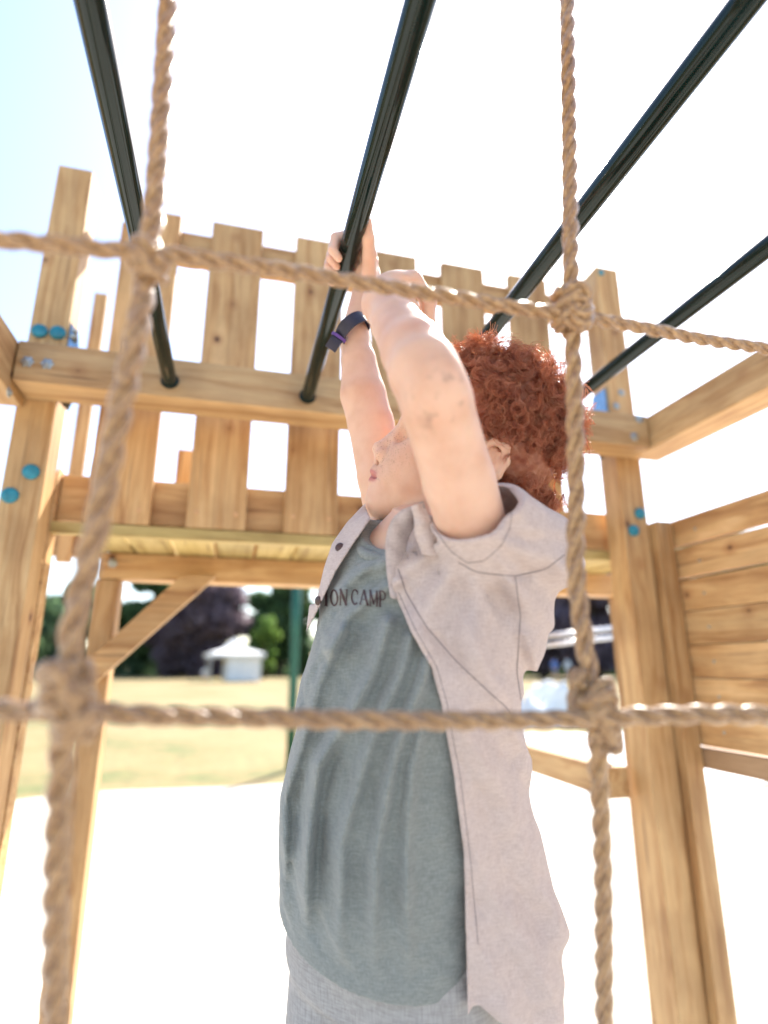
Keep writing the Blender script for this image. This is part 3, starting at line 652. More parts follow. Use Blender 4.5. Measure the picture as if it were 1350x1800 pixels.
def shirt_warp(p, q, t):
    x, y, z = proj_px(p)
    # long vertical drapes on the near flap and flare to the back hem
    fl = np.clip((t-.17)/.22, 0, 1)**1.3*np.clip(-q[..., 0]/.08+.5, 0, 1)
    return -.045*fl-.003*noise_s(p, 42, 3)
def shirt_disp(p):
    x, y, z = proj_px(p)
    s = x-.50*(y-1200)+10*np.sin(y/47.)
    r1 = (np.abs(((s/88.0+.15) % 1)-.5)*2)
    gr = 0
    for (x0, y0), (x1, y1), wd, dp in (((713, 1040), (750, 1103), 6, .004), ((750, 1103), (800, 1160), 6, .004), ((800, 1160), (893, 1247), 7, .004), ((893, 1247), (960, 1340), 9, .004),
                               ((835, 1050), (880, 1180), 11, .006), ((838, 1004), (905, 1012), 5, .004), ((905, 1012), (985, 985), 5, .004),
                               ((852, 1015), (905, 1100), 12, .007), ((905, 1100), (925, 1190), 9, .005), ((700, 960), (705, 1060), 9, .004), ((840, 1200), (900, 1330), 16, .006), ((880, 900), (960, 985), 14, .006)):
        dx, dy = x1-x0, y1-y0; tt_ = np.clip(((x-x0)*dx+(y-y0)*dy)/(dx*dx+dy*dy), 0, 1); gr = np.maximum(gr, dp*np.exp(-(((x-x0-dx*tt_)**2+(y-y0-dy*tt_)**2)/(wd*1.7)**2)))
    ta_ = np.arctan2(x-832, np.maximum(y-930, 1)); ra_ = np.hypot(x-832, y-960)
    rd = .0045*np.sin(ta_*11+1.0)*np.clip((ra_-30)/60, 0, 1)*np.exp(-ra_/260)*np.clip((y-930)/60, 0, 1)
    return -.010*r1*np.clip((y-1040)/120, 0, 1)+.9*gr-2.4*rd-.002*noise_s(p, 90, 6)
stab = [(-.022, .060, .060, -.012), (-.004, .092, .070, -.006), (.03, .130, .083, 0), (.08, .140, .097, 0), (.16, .133, .102, .004), (.26, .134, .104, .004), (.36, .142, .110, 0), (.43, .150, .118, 0)]
OS = Field((-.10, .36, .66), (.47, .92, 1.24), .0019)
OS.put(torso_f(stab, shirt_warp), (-.1, .36, .66), (.47, .92, 1.24), .01)
SLC = W(818, 918, .535); sld = (ELN-SHN)/np.linalg.norm(ELN-SHN)
OS.cone(W(900, 972, .585), SLC+sld*.03, .048, .0395, .025)
OS.cone(W(940, 960, .585), W(885, 935, .565), .038, .040, .02); OS.cone(W(948, 985, .59), W(893, 1085, .62), .034, .034, .03)
OS.cone(T(0, -.10, .035), T(.0, -.118, -.012), .050, .044, .02)
rg = OS.region((-.1, .36, .66), (.47, .92, 1.24), .02)
sl, p = rg; d = OS.d[sl]
def sample(fld, p):
    q = (p-fld.lo)/fld.h; i0 = np.clip(np.floor(q).astype(int), 0, fld.n-2); fr = np.clip(q-i0, 0, 1); o = 0
    for c in range(8):
        k_ = np.array([(c >> 2) & 1, (c >> 1) & 1, c & 1]); ii = i0+k_; w_ = np.prod(np.where(k_, fr, 1-fr), axis=-1); o = o+w_*fld.d[ii[..., 0], ii[..., 1], ii[..., 2]]
    inside = ((q >= 0) & (q <= fld.n-1)).all(-1); return np.where(inside, o, 1.0)
mk = (np.abs(d) < .03) & (((p-NK)@TA.T)[..., 1] > 0); d[mk] += shirt_disp(p[mk])
bd = sample(B, p)-.0075; bd = np.where((np.linalg.norm(p-W(865, 985, .585), axis=-1) < .095) & ((-((p-NK)@TA.T)[..., 2]) > .0), bd, 1.0)
d = smin(d, bd, .008); d = smin(d, sample(TS, p)-.0065, .004)
sh = np.abs(d+.0026)-.0026
x, y, z = proj_px(p); qq = (p-NK)@TA.T; t = -qq[..., 2]
opening = [(660, 800), (735, 872), (716, 884), (700, 900), (687, 925), (684, 970), (690, 1035), (722, 1110), (757, 1172), (776, 1240), (786, 1300), (797, 1360), (815, 1500), (830, 2100), (200, 2100), (440, 1300), (500, 1180), (556, 1078), (590, 1005), (620, 958), (652, 912), (640, 885)]
far_cut = [(400, 780), (660, 780), (642, 884), (610, 918), (584, 955), (569, 1000), (555, 1062), (400, 1062)]
sh = np.maximum(sh, -poly_sd(x, y, far_cut)*z/FPX)
near = (qq[..., 0] > -.01)
cut = poly_sd(x, y, opening)*z/FPX
sh = np.where(near, np.maximum(sh, -cut), sh)
# neck hole, sleeve mouths
sh = np.maximum(sh, -(np.sqrt((qq[..., 0]+.008)**2+(qq[..., 1]*.95)**2)-.048) + np.where(t > .012, 1, 0)*-1.0)
msk = np.linalg.norm(p-SLC, axis=-1) < .085
dpl = (p-SLC)@sld
sh = np.where(msk | (dpl > .0), np.where((qq[..., 1] > .03), np.maximum(sh, dpl-.004), sh), sh)
fm = (qq[..., 1] < -.06) & (t < .03); sh = np.where(fm, np.maximum(sh, -.022-t), sh)
OS.d[sl] = sh
V, F = OS.mesh(2); osh = mesh_obj('overshirt', V, F, M['linen'], ps, True)
bvh_o = BVHTree.FromPolygons([tuple(v) for v in V], F.tolist())
# sleeve hem and button
for bx, by in ((597, 962), (560, 1056)):
    rr = ray(bx, by); hit = bvh_o.ray_cast(Vector(CO), Vector(rr).normalized())
    if hit[0] is not None:
        V_, F_ = disc_vf(hit[0], Vector(hit[1])+Vector(-AW)*.5, .0052, .0022, 20); mesh_obj('button', V_, F_, M['button'], osh, True)
# stitched seams
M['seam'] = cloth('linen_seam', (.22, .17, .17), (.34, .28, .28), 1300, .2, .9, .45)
def seam(pts, wpx=1.5, lift=.0004):
    P2 = []
    for (x0, y0), (x1, y1) in zip(pts[:-1], pts[1:]):
        n = max(2, int(math.hypot(x1-x0, y1-y0)/3)); P2 += [(x0+(x1-x0)*k/n, y0+(y1-y0)*k/n) for k in range(n)]
    P2 = np.array(P2+[pts[-1]], float)
    for _ in range(6): P2[1:-1] = .5*P2[1:-1]+.25*(P2[:-2]+P2[2:])
    Td = np.gradient(P2, axis=0); Td /= np.linalg.norm(Td, axis=1)[:, None]+1e-9; Nn = np.stack([-Td[:, 1], Td[:, 0]], -1)*wpx/2; rows_ = []
    for a_, n_ in zip(P2, Nn):
        r_ = []
        for s_ in (-1, 1):
            h_ = bvh_o.ray_cast(Vector(CO), Vector(ray(*(a_+n_*s_))).normalized())
            if h_[0] is None or h_[3] > .72: r_ = None; break
            r_.append(np.array(h_[0]+h_[1]*lift))
        rows_.append(r_)
    run = []
    def flush():
        if len(run) > 8:
            V = [v_ for r_ in run for v_ in r_]; mesh_obj('seam', V, [[2*i, 2*i+1, 2*i+3, 2*i+2] for i in range(len(run)-1)], M['seam'], osh)
        run.clear()
    for r_ in rows_:
        if r_ is None: flush(); continue
        if run and np.linalg.norm(run[-1][0]-r_[0]) > .012: flush()
        run.append(r_)
    flush()
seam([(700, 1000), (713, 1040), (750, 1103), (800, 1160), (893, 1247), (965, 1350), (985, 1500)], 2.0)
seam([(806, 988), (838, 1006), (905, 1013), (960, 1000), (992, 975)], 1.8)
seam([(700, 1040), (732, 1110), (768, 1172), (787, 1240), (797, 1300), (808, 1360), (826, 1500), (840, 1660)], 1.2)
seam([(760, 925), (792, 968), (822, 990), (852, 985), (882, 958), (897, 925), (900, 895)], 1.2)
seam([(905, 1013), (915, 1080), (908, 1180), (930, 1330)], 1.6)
# turned-back lapel and collar tip on the near side
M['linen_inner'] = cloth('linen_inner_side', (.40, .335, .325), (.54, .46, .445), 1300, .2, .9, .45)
def strip(name, A_, B_, m, parent, bulge=.006, thick=.0014, n=36, k=9):
    A_, B_ = np.array([W(*a_) for a_ in A_]), np.array([W(*b_) for b_ in B_]); u = np.linspace(0, 1, n)
    ua = np.linspace(0, 1, len(A_)); SA = spline(A_, n*4); SB = spline(B_, n*4); SA = SA[np.linspace(0, len(SA)-1, n).astype(int)]; SB = SB[np.linspace(0, len(SB)-1, n).astype(int)]
    V = []; 
    for s_ in (0, 1):
        for i in range(n):
            for jj in range(k):
                v = jj/(k-1); q_ = SA[i]*(1-v)+SB[i]*v; V.append(q_-AW*(bulge*math.sin(math.pi*min(1, v*1.15))+.0015*math.sin(i*.9+v*3))+AW*thick*s_)
    F = []; o = n*k
    for i in range(n-1):
        for jj in range(k-1):
            a_ = i*k+jj; F += [[a_, a_+1, a_+k+1, a_+k], [o+a_+k, o+a_+k+1, o+a_+1, o+a_]]
    for i in range(n-1):
        for jj in (0, k-1): a_ = i*k+jj; F.append([a_, a_+k, o+a_+k, o+a_] if jj == 0 else [o+a_, o+a_+k, a_+k, a_])
    for jj in range(k-1):
        a_ = jj; F.append([o+a_, o+a_+1, a_+1, a_]); a_ = (n-1)*k+jj; F.append([a_, a_+1, o+a_+1, o+a_])
    return mesh_obj(name, V, F, m, parent, True)
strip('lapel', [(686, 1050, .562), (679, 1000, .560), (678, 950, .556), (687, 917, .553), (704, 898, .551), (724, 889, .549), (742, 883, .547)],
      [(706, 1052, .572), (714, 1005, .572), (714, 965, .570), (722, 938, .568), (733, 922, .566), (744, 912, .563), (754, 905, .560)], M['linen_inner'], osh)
strip('collar_tip', [(722, 890, .546), (728, 915, .545), (729, 938, .546), (742, 975, .548)], [(744, 881, .545), (753, 903, .545), (766, 935, .546), (780, 980, .551)], M['linen'], osh, .004, n=20)
# shorts
SH = Field((-.15, .42, .35), (.5, 1.1, .80), .004)
SH.put(torso_f([(.35, .118, .088, 0), (.42, .125, .095, 0), (.50, .128, .100, 0)], lambda p, q, t: -.002*noise_s(p, 50, 2)), (-.15, .42, .5), (.5, 1.1, .8), .01)
for s in (-1, 1): SH.chain([HZ+tL*s*.055-np.array([0, 0, .04]), HZ+tL*s*.062-np.array([0, 0, .20])], [.075, .078], .02)
V, F = SH.mesh(2); mesh_obj('shorts', V, F, M['denim'], ps, True)
# wrist strap
wx = (WRF-ELF)/np.linalg.norm(WRF-ELF); wc = W(621, 578, .812); e1 = AR-wx*(AR@wx); e1 /= np.linalg.norm(e1); e2 = np.cross(wx, e1)
tilt = (wx-e1*.50); tilt /= np.linalg.norm(tilt); e1 = e1-tilt*(e1@tilt); e1 /= np.linalg.norm(e1); e2 = np.cross(tilt, e1)
def band(pts, nrm, ax, w_, t_):
    V = []; n = len(pts)
    for p_, n_ in zip(pts, nrm):
        for a_, b_ in ((-1, -1), (1, -1), (1, 1), (-1, 1)): V.append(p_+ax*a_*w_/2+n_*b_*t_/2)
    F = [[i*4+k, i*4+(k+1) % 4, (i+1)*4+(k+1) % 4, (i+1)*4+k] for i in range(n-1) for k in range(4)]; F += [[3, 2, 1, 0], [(n-1)*4+k for k in range(4)]]; return V, F
an = np.linspace(math.pi*1.05, math.pi*3.02, 48); nr = [math.cos(a_)*e1+math.sin(a_)*e2 for a_ in an]; pts = [wc+n_*.0225 for n_ in nr]
v1 = band(pts, nr, tilt, .0180, .0026)
st = wc-e1*.0215-e2*.006; tail = [st+(-e1*.9-tilt*.30+e2*.1)*(.026*k/6)+(-AW)*.003*math.sin(k/6*3) for k in range(7)]
tn = -AW; td = (tail[-1]-tail[0]); td /= np.linalg.norm(td); tax = np.cross(td, tn); tax /= np.linalg.norm(tax)
v2 = band(tail, [tn]*7, tax, .0165, .0026)
V, F = merge([v1, v2]); strap = mesh_obj('wrist_strap', V, F, M['dark'], ps, False); strap['label'] = 'dark navy watch strap round the far wrist'
lp = tail[1]; lo_ = [lp+math.cos(a_)*tax*.0105+math.sin(a_)*tn*.0035 for a_ in np.linspace(0, 2*math.pi, 25)]
V, F = band(lo_, [math.cos(a_)*tax+math.sin(a_)*tn for a_ in np.linspace(0, 2*math.pi, 25)], td, .0042, .0016); mesh_obj('strap_loop', V, F, M['purple'], strap)

# print on the t-shirt: T I O N  C A M P as serif strokes laid on the cloth
bm_t = BVHTree.FromPolygons([tuple(v.co) for v in tee.data.vertices], [tuple(pl_.vertices) for pl_ in tee.data.polygons])
def circ(cx, cy, rx, ry, a0, a1, n=14): return [(cx+rx*math.cos(R(a_)), cy+ry*math.sin(R(a_))) for a_ in np.linspace(a0, a1, n)]
GL = {'T': [([(.5, 0), (.5, 1)], .2), ([(.05, 1), (.95, 1)], .1), ([(.05, 1), (.05, .8)], .08), ([(.95, 1), (.95, .8)], .08), ([(.3, 0), (.7, 0)], .07)],
      'I': [([(.5, 0), (.5, 1)], .22), ([(.25, 0), (.75, 0)], .07), ([(.25, 1), (.75, 1)], .07)],
      'O': [(circ(.5, .5, .38, .48, 0, 360, 26), .15)],
      'N': [([(.15, 0), (.15, 1)], .09), ([(.15, 1), (.85, 0)], .2), ([(.85, 0), (.85, 1)], .09), ([(0, 0), (.3, 0)], .06), ([(.7, 1), (1, 1)], .06)],
      'C': [(circ(.52, .5, .40, .48, 45, 315, 22), .15), ([(.86, .95), (.86, .68)], .08)],
      'A': [([(.12, 0), (.5, 1)], .09), ([(.5, 1), (.88, 0)], .2), ([(.27, .34), (.72, .34)], .07), ([(0, 0), (.26, 0)], .06), ([(.7, 0), (1, 0)], .06)],
      'M': [([(.12, 0), (.12, 1)], .09), ([(.12, 1), (.5, .1)], .17), ([(.5, .1), (.86, 1)], .08), ([(.86, 1), (.86, 0)], .18), ([(0, 0), (.26, 0)], .06), ([(.7, 0), (1, 0)], .06)],
      'P': [([(.2, 0), (.2, 1)], .18), ([(.2, 1), (.55, 1)]+circ(.55, .74, .33, .26, 90, -90, 12)+[(.2, .48)], .12), ([(.03, 0), (.42, 0)], .06)]}
parts = []
for ch, cx, by, wd, ht in (('T', 560, 1064, 10, 25), ('I', 574, 1065, 11, 27), ('O', 588, 1065, 15, 28), ('N', 604, 1064, 15, 28), ('C', 624, 1063, 14, 27), ('A', 640, 1063, 17, 26), ('M', 657, 1065, 16, 27), ('P', 672, 1067, 13, 28)):
    for st_, sw in GL[ch]:
        pp = []
        for (u0, v0), (u1, v1) in zip(st_[:-1], st_[1:]):
            for k in range(6): pp.append((u0+(u1-u0)*k/6, v0+(v1-v0)*k/6))
        pp.append(st_[-1]); P2 = np.array([(cx+(u-.5)*wd-(v-.5)*0, by-v*ht+(u-.5)*2) for u, v in pp]); Td = np.gradient(P2, axis=0); Td /= np.linalg.norm(Td, axis=1)[:, None]+1e-9
        Nn = np.stack([-Td[:, 1], Td[:, 0]], -1)*sw*ht*.36; rows_ = []
        for a_, n_ in zip(P2, Nn):
            r_ = []
            for s_ in (-1, 0, 1):
                h_ = bm_t.ray_cast(Vector(CO), Vector(ray(*(a_+n_*s_))).normalized())
                if h_[0] is None or h_[3] > .75: r_ = None; break
                r_.append(np.array(h_[0]+h_[1]*.0005))
            rows_.append(r_)
        vv, ff = [], []
        for i in range(len(rows_)-1):
            if rows_[i] is None or rows_[i+1] is None: continue
            o_ = len(vv); vv += rows_[i]+rows_[i+1]; ff += [[o_, o_+1, o_+4, o_+3], [o_+1, o_+2, o_+5, o_+4]]
        if vv: parts.append((vv, ff))
if parts:
    V, F = merge(parts); M['print'] = simple('brown_print', (.075, .045, .05), .8, 0, .35, 700); mesh_obj('lettering', V, F, M['print'], tee)

# ------------------------------------------------------------ hair
def hair_mat():
    m, nt, b = mat('ginger_hair'); L = nt.links; tc = N(nt, 'ShaderNodeTexCoord'); n = N(nt, 'ShaderNodeTexNoise'); n.inputs['Scale'].default_value = 120; n.inputs['Detail'].default_value = 2
    L.new(tc.outputs['Object'], n.inputs['Vector']); col = ramp(nt, n.outputs['Fac'], [(.3, (.46, .17, .12)), (.52, (.68, .33, .22)), (.75, (.84, .54, .38))])
    L.new(col, b.inputs['Base Color']); b.inputs['Roughness'].default_value = .35; b.inputs['Specular IOR Level'].default_value = .6
    tr = N(nt, 'ShaderNodeBsdfTranslucent'); L.new(mix(nt, .5, col, (.85, .50, .28)), tr.inputs[0]); mx = N(nt, 'ShaderNodeMixShader'); mx.inputs[0].default_value = .66
    L.new(b.outputs[0], mx.inputs[1]); L.new(tr.outputs[0], mx.inputs[2]); L.new(mx.outputs[0], nt.nodes['Material Output'].inputs[0]); return m
M['hair'] = hair_mat()
HCN = np.array([-5., 0, 52.]); HR = np.array([92., 78., 75.])
def hair_ok(d, p):
    x, y_, z = p
    if x > 52: return False
    if z < -8 and x > -8: return False
    if z < -8 and x > -45+ (z+8)*-.2: return z > -8
    if abs(y_) > 55 and -42 < x < 12 and z < 30: return False
    if x > -12 and z < 22+.35*max(0, x): return False
    return z > -62
NCL, PER, NPT = 1250, 9, 26; NST = NCL*PER
cap_f = Field(HC-.16, HC+.16, .003); 
cap_f.ell(H(-5, 0, 52), (.095, .082, .082), HA, .01); cap_f.ell(H(-42, 0, 8), (.050, .066, .056), HA, .02)
def face_cut(p):
    qh = (p-HC)@HA.T*1000; return np.maximum(qh[..., 0]-42, -1e3)*.001
rg = cap_f.region(HC-.16, HC+.16, 0); sl, p = rg; qh = (p-HC)@HA.T*1000
lim = np.maximum(qh[..., 0]-48, np.where(qh[..., 0] > -17, 26-qh[..., 2], -1e3))*.001; lim = np.maximum(lim, (-44-qh[..., 2])*.001)
cap_f.d[sl] = np.maximum(cap_f.d[sl], lim); cap_f.d[sl] += .003*noise_s(p, 170, 1)
Vc, Fc = cap_f.mesh(1)
roots = []
while len(roots) < NCL:
    v = rng.normal(size=3); v /= np.linalg.norm(v); p_ = HCN+v*HR
    if v[2] < -.35: p_ = np.array([-42, 0, 8])+v*np.array([52, 68, 56])
    x, y_, z = p_
    ok = z > -48 and x < 58
    if x > -15 and z < 26+.2*max(0, x): ok = False
    if z < -20 and x > -24: ok = False
    if x > 30 and abs(y_) > 62: ok = False
    if ok: roots.append((p_, v))
rep = lambda a_: np.repeat(a_, PER, axis=0)
P0 = rep(np.array([r_[0] for r_ in roots])*.001)+rng.normal(size=(NST, 3))*.0009; Dv = np.array([r_[1] for r_ in roots])
Dv = rep(Dv+rng.normal(size=Dv.shape)*.3)+rng.normal(size=(NST, 3))*.05; Dv /= np.linalg.norm(Dv, axis=1)[:, None]
P0 = HC+P0@HA; Dw = Dv@HA
A1 = np.cross(Dw, rep(rng.normal(size=(NCL, 3)))); A1 /= np.linalg.norm(A1, axis=1)[:, None]; A2 = np.cross(Dw, A1)
ts = np.linspace(0, 1, NPT); Lh = rep(rng.uniform(.010, .028, NCL))*rng.uniform(.85, 1.15, NST); rad = rep(rng.uniform(.0042, .0085, NCL))*rng.uniform(.86, 1.1, NST)
turns = rep(rng.uniform(1.3, 2.6, NCL)*rng.choice([-1, 1], NCL))*rng.uniform(.95, 1.05, NST); ph0 = rep(rng.uniform(0, 6.28, NCL))+rng.normal(size=NST)*.14
ang = ph0[:, None]+2*math.pi*turns[:, None]*ts[None]; rr = rad[:, None]*np.minimum(1, ts*4+.25)[None]
bend = rep(rng.normal(size=(NCL, 3))*.007)+rng.normal(size=(NST, 3))*.0014
C = P0[:, None]+Dw[:, None]*(Lh[:, None]*ts[None])[..., None]+A1[:, None]*(rr*np.cos(ang))[..., None]+A2[:, None]*(rr*np.sin(ang))[..., None]+bend[:, None]*(ts**2)[None, :, None]
Tt = np.gradient(C, axis=1); Tt /= np.linalg.norm(Tt, axis=2)[..., None]+1e-9
N1 = np.cross(Tt, Dw[:, None]+.01); N1 /= np.linalg.norm(N1, axis=2)[..., None]+1e-9; N2 = np.cross(Tt, N1)
wr = (.00046*(1-.5*ts))[None, :, None]
Vh = np.stack([C+wr*(math.cos(a_)*N1+math.sin(a_)*N2) for a_ in (0, 2.09, 4.19)], 2).reshape(-1, 3)
base = (np.arange(NST)[:, None, None]*NPT+np.arange(NPT-1)[None, :, None])*3; k3 = np.arange(3)[None, None]
Fh = np.stack([base+k3, base+(k3+1) % 3, base+3+(k3+1) % 3, base+3+k3], -1).reshape(-1, 4)
Vh = np.vstack([Vc, Vh]); Fh = np.vstack([Fc, Fh+len(Vc)]).astype(np.int32)
mesh_obj('hair', Vh, Fh, M['hair'], ps, True)

# ------------------------------------------------------------ background
def at_px(px, Rr):
    d = ray(px, 1173); d = d/np.hypot(d[0], d[1]); return np.array([d[0]*Rr, d[1]*Rr, 0.])
def tree(px, Rr, ytop, wpx, m, label, group='trees at the far edge of the field', n=13000, leaf=.42, low=.1):
    c = at_px(px, Rr); ht = 1+(1173-ytop)/FPX*Rr*.98; wd = wpx/FPX*Rr
    root = thing('tree', tuple(c), label, 'tree', group); q = np.random.default_rng(int(px*7+Rr)+1000)
    nb = 26; cz = ht*(low+(1-low)*(q.random(nb)**.8)*.88); prof = np.sqrt(np.clip(1-((cz/ht-.48)/.56)**2, .05, 1))
    aa = q.random(nb)*6.28; rr_ = q.random(nb)**.6*wd*.36*prof; cc = np.stack([np.cos(aa)*rr_, np.sin(aa)*rr_, cz], -1); br = wd*q.uniform(.12, .24, nb)
    k = q.integers(0, nb, n); v = q.normal(size=(n, 3)); v /= np.linalg.norm(v, axis=1)[:, None]; pos = cc[k]+v*(br[k]*q.uniform(.55, 1.12, n))[:, None]*np.array([1, 1, .8])
    pos[:, 2] = np.clip(pos[:, 2], .15, None); a_ = q.normal(size=(n, 3)); a_ /= np.linalg.norm(a_, axis=1)[:, None]; b_ = np.cross(a_, q.normal(size=(n, 3))); b_ /= np.linalg.norm(b_, axis=1)[:, None]
    sz = leaf*q.uniform(.5, 1.3, n)[:, None]; V = np.stack([pos-a_*sz, pos+b_*sz*.6, pos+a_*sz, pos-b_*sz*.6], 1).reshape(-1, 3); F = np.arange(4*n).reshape(n, 4)
    mesh_obj('crown', V+c, F.astype(np.int32), m, root)
    parts = [tube_vf([c+np.array([0, 0, z_]) for z_ in np.linspace(0, ht*.75, 6)], np.linspace(.28, .08, 6)*ht/8, 8)]
    for i in range(6):
        e = cc[i]; s_ = np.array([0, 0, min(e[2]*.7, ht*.5)]); parts.append(tube_vf([c+s_, c+s_*.5+e*.5+np.array([0, 0, .2]), c+e], [.10, .07, .03], 6))
    V, F = merge(parts); mesh_obj('trunk', V, F, M['trunk'], root, True)
TR = [(-70, 72, 1010, 150, 'leaf_deep', 'deep green tree beyond the left edge of the frame post'),
      (25, 70, 1050, 110, 'leaf_deep', 'dark green tree half hidden behind the left post of the frame'),
      (95, 74, 1040, 90, 'leaf_deep', 'dark tree showing in the gap right of the left post, behind the rope'),
      (175, 78, 1036, 100, 'leaf_green', 'green tree mostly behind the second post and the diagonal brace'),
      (258, 76, 1008, 110, 'leaf_green', 'tall green tree rising behind the upper end of the diagonal brace'),
      (352, 66, 1028, 165, 'leaf_copper', 'broad copper beech with purple leaves behind the white gazebo'),
      (300, 69, 1075, 90, 'leaf_copper', 'smaller purple copper beech left of the gazebo'),
      (492, 72, 1012, 130, 'leaf_green', 'large green tree right of the copper beech'),
      (610, 74, 1000, 130, 'leaf_deep', 'dark green tree hidden behind the chest of the child'),
      (730, 76, 985, 140, 'leaf_green', 'green tree hidden behind the middle of the child'),
      (850, 70, 975, 140, 'leaf_copper', 'purple tree hidden behind the open shirt of the child'),
      (955, 60, 965, 150, 'leaf_copper', 'dark purple tree right beside the back of the child'),
      (1050, 58, 940, 190, 'leaf_copper', 'tallest purple tree left of the right post, behind the silver rails'),
      (1160, 62, 960, 140, 'leaf_deep', 'dark tree hidden behind the right post'),
      (1290, 66, 960, 170, 'leaf_green', 'green tree hidden behind the right side wall'),
      (1440, 70, 950, 170, 'leaf_deep', 'deep green tree beyond the right side wall')]
for px, Rr, yt, wp, mm_, lb in TR: tree(px, Rr, yt, wp, M[mm_], lb)
tree(465, 58, 1078, 52, M['leaf_lime'], 'small lime green sapling catching the sun right of the gazebo', low=.05, leaf=.2, n=3500)
# low undergrowth that closes the wood
q = np.random.default_rng(3); n = 26000; xs = q.uniform(-200, 1600, n); Rr = q.uniform(72, 82, n); dd = AR[None]*((xs-675)/FPX)[:, None]+AW[None]; dd = dd[:, :2]/np.hypot(dd[:, 0], dd[:, 1])[:, None]
pos = np.c_[dd*Rr[:, None], q.random(n)**1.3*(4.2+1.2*np.sin(xs/37))]
a_ = q.normal(size=(n, 3)); a_ /= np.linalg.norm(a_, axis=1)[:, None]; b_ = np.cross(a_, q.normal(size=(n, 3))); b_ /= np.linalg.norm(b_, axis=1)[:, None]; sz = .42*q.uniform(.5, 1.3, n)[:, None]
V = np.stack([pos-a_*sz, pos+b_*sz*.6, pos+a_*sz, pos-b_*sz*.6], 1).reshape(-1, 3)
tag(mesh_obj('undergrowth', V, np.arange(4*n).reshape(n, 4).astype(np.int32), M['leaf_deep']), 'dense dark undergrowth along the foot of the far trees', 'undergrowth', kind='stuff')
# gazebo
gc = at_px(410, 46); gz = thing('gazebo', tuple(gc), 'white pop-up gazebo with a peaked roof standing on the far grass', 'gazebo')
ax = AR/np.linalg.norm(AR); ay = np.array([-ax[1], ax[0], 0]); ca, sa = math.cos(.35), math.sin(.35); gx = ax*ca+ay*sa; gy = -ax*sa+ay*ca
wq = 1.75
def G(u, v, z): return gc+gx*u*wq+gy*v*wq+np.array([0, 0, z])
ring0 = [(-1, -1), (0, -1), (1, -1), (1, 0), (1, 1), (0, 1), (-1, 1), (-1, 0)]
V = [G(u*1.16, v*1.16, 1.72) for u, v in ring0]+[G(u*1.16, v*1.16, 1.98+(.0 if abs(u*v) else -.04)) for u, v in ring0]+[G(u*.5, v*.5, 2.34) for u, v in ring0]+[G(0, 0, 3.12)]
F = [[r0*8+i, r0*8+(i+1) % 8, (r0+1)*8+(i+1) % 8, (r0+1)*8+i] for r0 in (0, 1) for i in range(8)]+[[16+i, 16+(i+1) % 8, 24] for i in range(8)]
mesh_obj('roof', V, F, M['whitecloth'], gz)
for u, v in ((-1, -1), (1, -1), (1, 1), (-1, 1)):
    V, F = tube_vf([G(u, v, 0), G(u, v, 1.8)], .04, 8); mesh_obj('leg', V, F, M['alu'], gz)
def wall(u0, v0, u1, v1):
    n = 13; P_ = [G(u0+(u1-u0)*i/(n-1)+.02*math.sin(i*2.1), v0+(v1-v0)*i/(n-1)+.02*math.cos(i*1.7), z_) for z_ in (.05, 1.8) for i in range(n)]
    F = [[i, i+1, n+i+1, n+i] for i in range(n-1)]; return P_, F
for a4 in ((-.35, -1, 1, -1), (1, -1, 1, 1), (-.35, 1, 1, 1)):
    V, F = wall(*a4); mesh_obj('side_curtain', V, F, M['whitecloth'], gz)
# far people
def person(px, Rr, m, label, h=1.7):
    c = at_px(px, Rr); f = Field(c-np.array([.45, .45, .02]), c+np.array([.45, .45, 1.9]), .03); k = h/1.7
    t = thing('person', tuple(c), label, 'person', 'people far across the field')
    for s in (-1, 1):
        f.chain([c+ax*s*.09+np.array([0, 0, .06]), c+ax*s*.10+np.array([0, 0, .5*k]), c+ax*s*.08+np.array([0, 0, .9*k])], [.05, .06, .09], .03)
        f.chain([c+ax*s*.19+np.array([0, 0, 1.38*k]), c+ax*s*.24+np.array([0, 0, 1.08*k]), c+ax*s*.22+ay*-.08+np.array([0, 0, .85*k])], [.055, .045, .035], .03)
    f.chain([c+np.array([0, 0, .92*k]), c+np.array([0, 0, 1.15*k]), c+np.array([0, 0, 1.38*k])], [.14, .13, .16], .05)
    f.chain([c+np.array([0, 0, 1.42*k]), c+np.array([0, 0, 1.60*k])], [.06, .10], .03)
    V, F = f.mesh(1); mesh_obj('body', V, F, M['skin'], t, True)
    g_ = Field(c-np.array([.45, .45, 0]), c+np.array([.45, .45, 1.7]), .03)
    g_.chain([c+np.array([0, 0, .90*k]), c+np.array([0, 0, 1.15*k]), c+np.array([0, 0, 1.40*k])], [.17, .16, .185], .05)
    for s in (-1, 1): g_.chain([c+ax*s*.19+np.array([0, 0, 1.38*k]), c+ax*s*.235+np.array([0, 0, 1.15*k])], [.075, .07], .03)
    V, F = g_.mesh(1); mesh_obj('shirt', V, F, m, t, True)
person(975, 52, M['bluecloth'], 'distant person in pale blue, left one of the pair below the silver rails')
person(998, 53, M['whitecloth'], 'distant person in a white top, right one of the pair below the silver rails')
person(362, 47, M['whitecloth'], 'distant small child in white standing just left of the gazebo', .9)
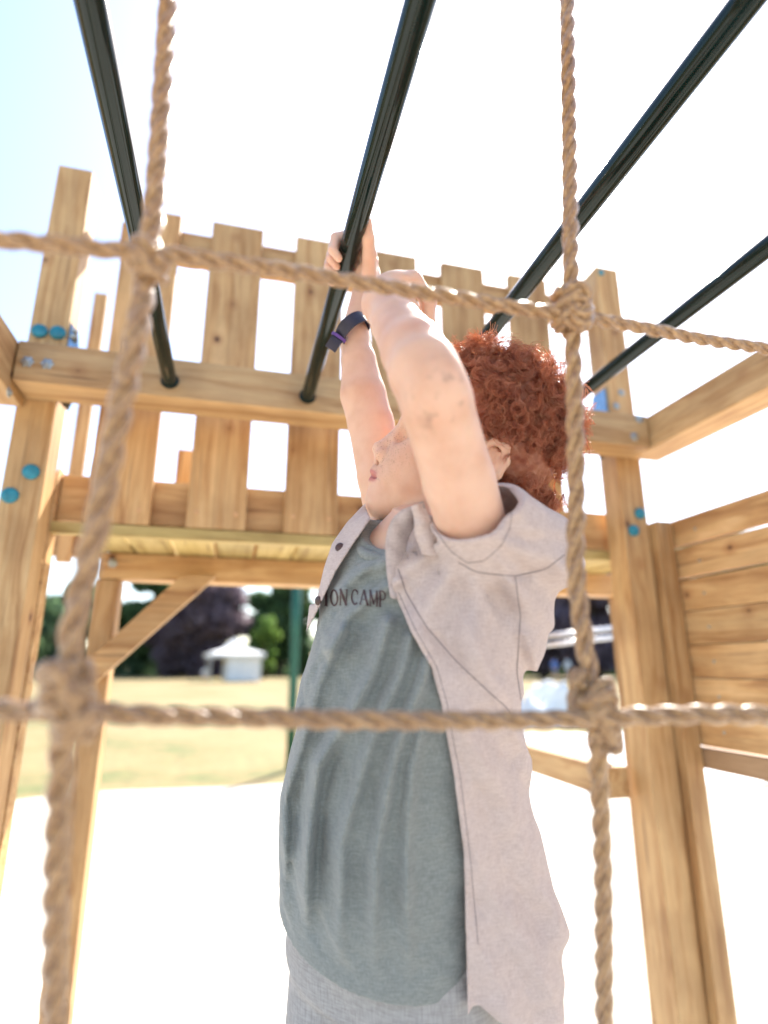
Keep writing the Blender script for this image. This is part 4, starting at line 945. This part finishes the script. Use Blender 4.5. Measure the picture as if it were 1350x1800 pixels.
# green pole, silver rails, white sheet
gp = at_px(517, 6.4); V, F = tube_vf([(gp[0], gp[1], z_) for z_ in (0, .7, 1.4, 2.1)], .048, 24)
tag(mesh_obj('pole', V, F, M['greenpole'], smooth=True), 'upright green metal pole on the grass, just left of the child', 'pole')
hr = thing('handrail', tuple(onY(1000, 1115, 2.3)*[1, 1, 0]), 'pair of slim silver rails crossing behind the rope, left of the right post', 'rail')
for (a0, a1) in (((905, 1124), (1150, 1096)), ((905, 1140), (1150, 1112))):
    V, F = tube_vf([onY(*a0, 2.3), onY(*a1, 2.3)], .0105, 14); mesh_obj('rail', V, F, M['alu'], hr, True)
for xx in (905, 1150):
    e = onY(xx, 1120, 2.325); V, F = tube_vf([(e[0], e[1], 0), (e[0], e[1], e[2]+.03)], .014, 12); mesh_obj('post', V, F, M['alu'], hr, True)
# white sheet added in place of brightly lit ground, and a soft cloth heap
def sheet_mesh(name, pts, lab, hump, parent=None):
    n = 30; V = []; (x0, y0), (x1, y1) = pts
    for i in range(n):
        for j in range(n):
            u, v = i/(n-1), j/(n-1); X = x0+(x1-x0)*u; Y = y0+(y1-y0)*v; e = min(u, 1-u, v, 1-v)
            V.append((X+.03*math.sin(v*17), Y+.03*math.sin(u*13), .014+hump*(min(1, e*5))*(.55+.3*math.sin(u*9+v*4)+.15*math.sin(v*21+u*5))))
    F = [[i*n+j, (i+1)*n+j, (i+1)*n+j+1, i*n+j+1] for i in range(n-1) for j in range(n-1)]
    return tag(mesh_obj(name, V, F, M['whitecloth'], parent, True), lab, 'sheet')
a_ = onZ(905, 1345, 0); b_ = onZ(1330, 1290, 0)
sheet_mesh('lit_ground_sheet', ((a_[0]-.2, a_[1]-1.5), (a_[0]+6.5, a_[1]+2.6)), 'big flat white sheet added as brightly lit ground behind the right post', .03)
c_ = onZ(945, 1270, 0)
s1 = sheet_mesh('cloth_heap', ((c_[0]-.45, c_[1]-.5), (c_[0]+.75, c_[1]+.6)), 'crumpled white cloth heap on the grass beside the back of the child', .75)
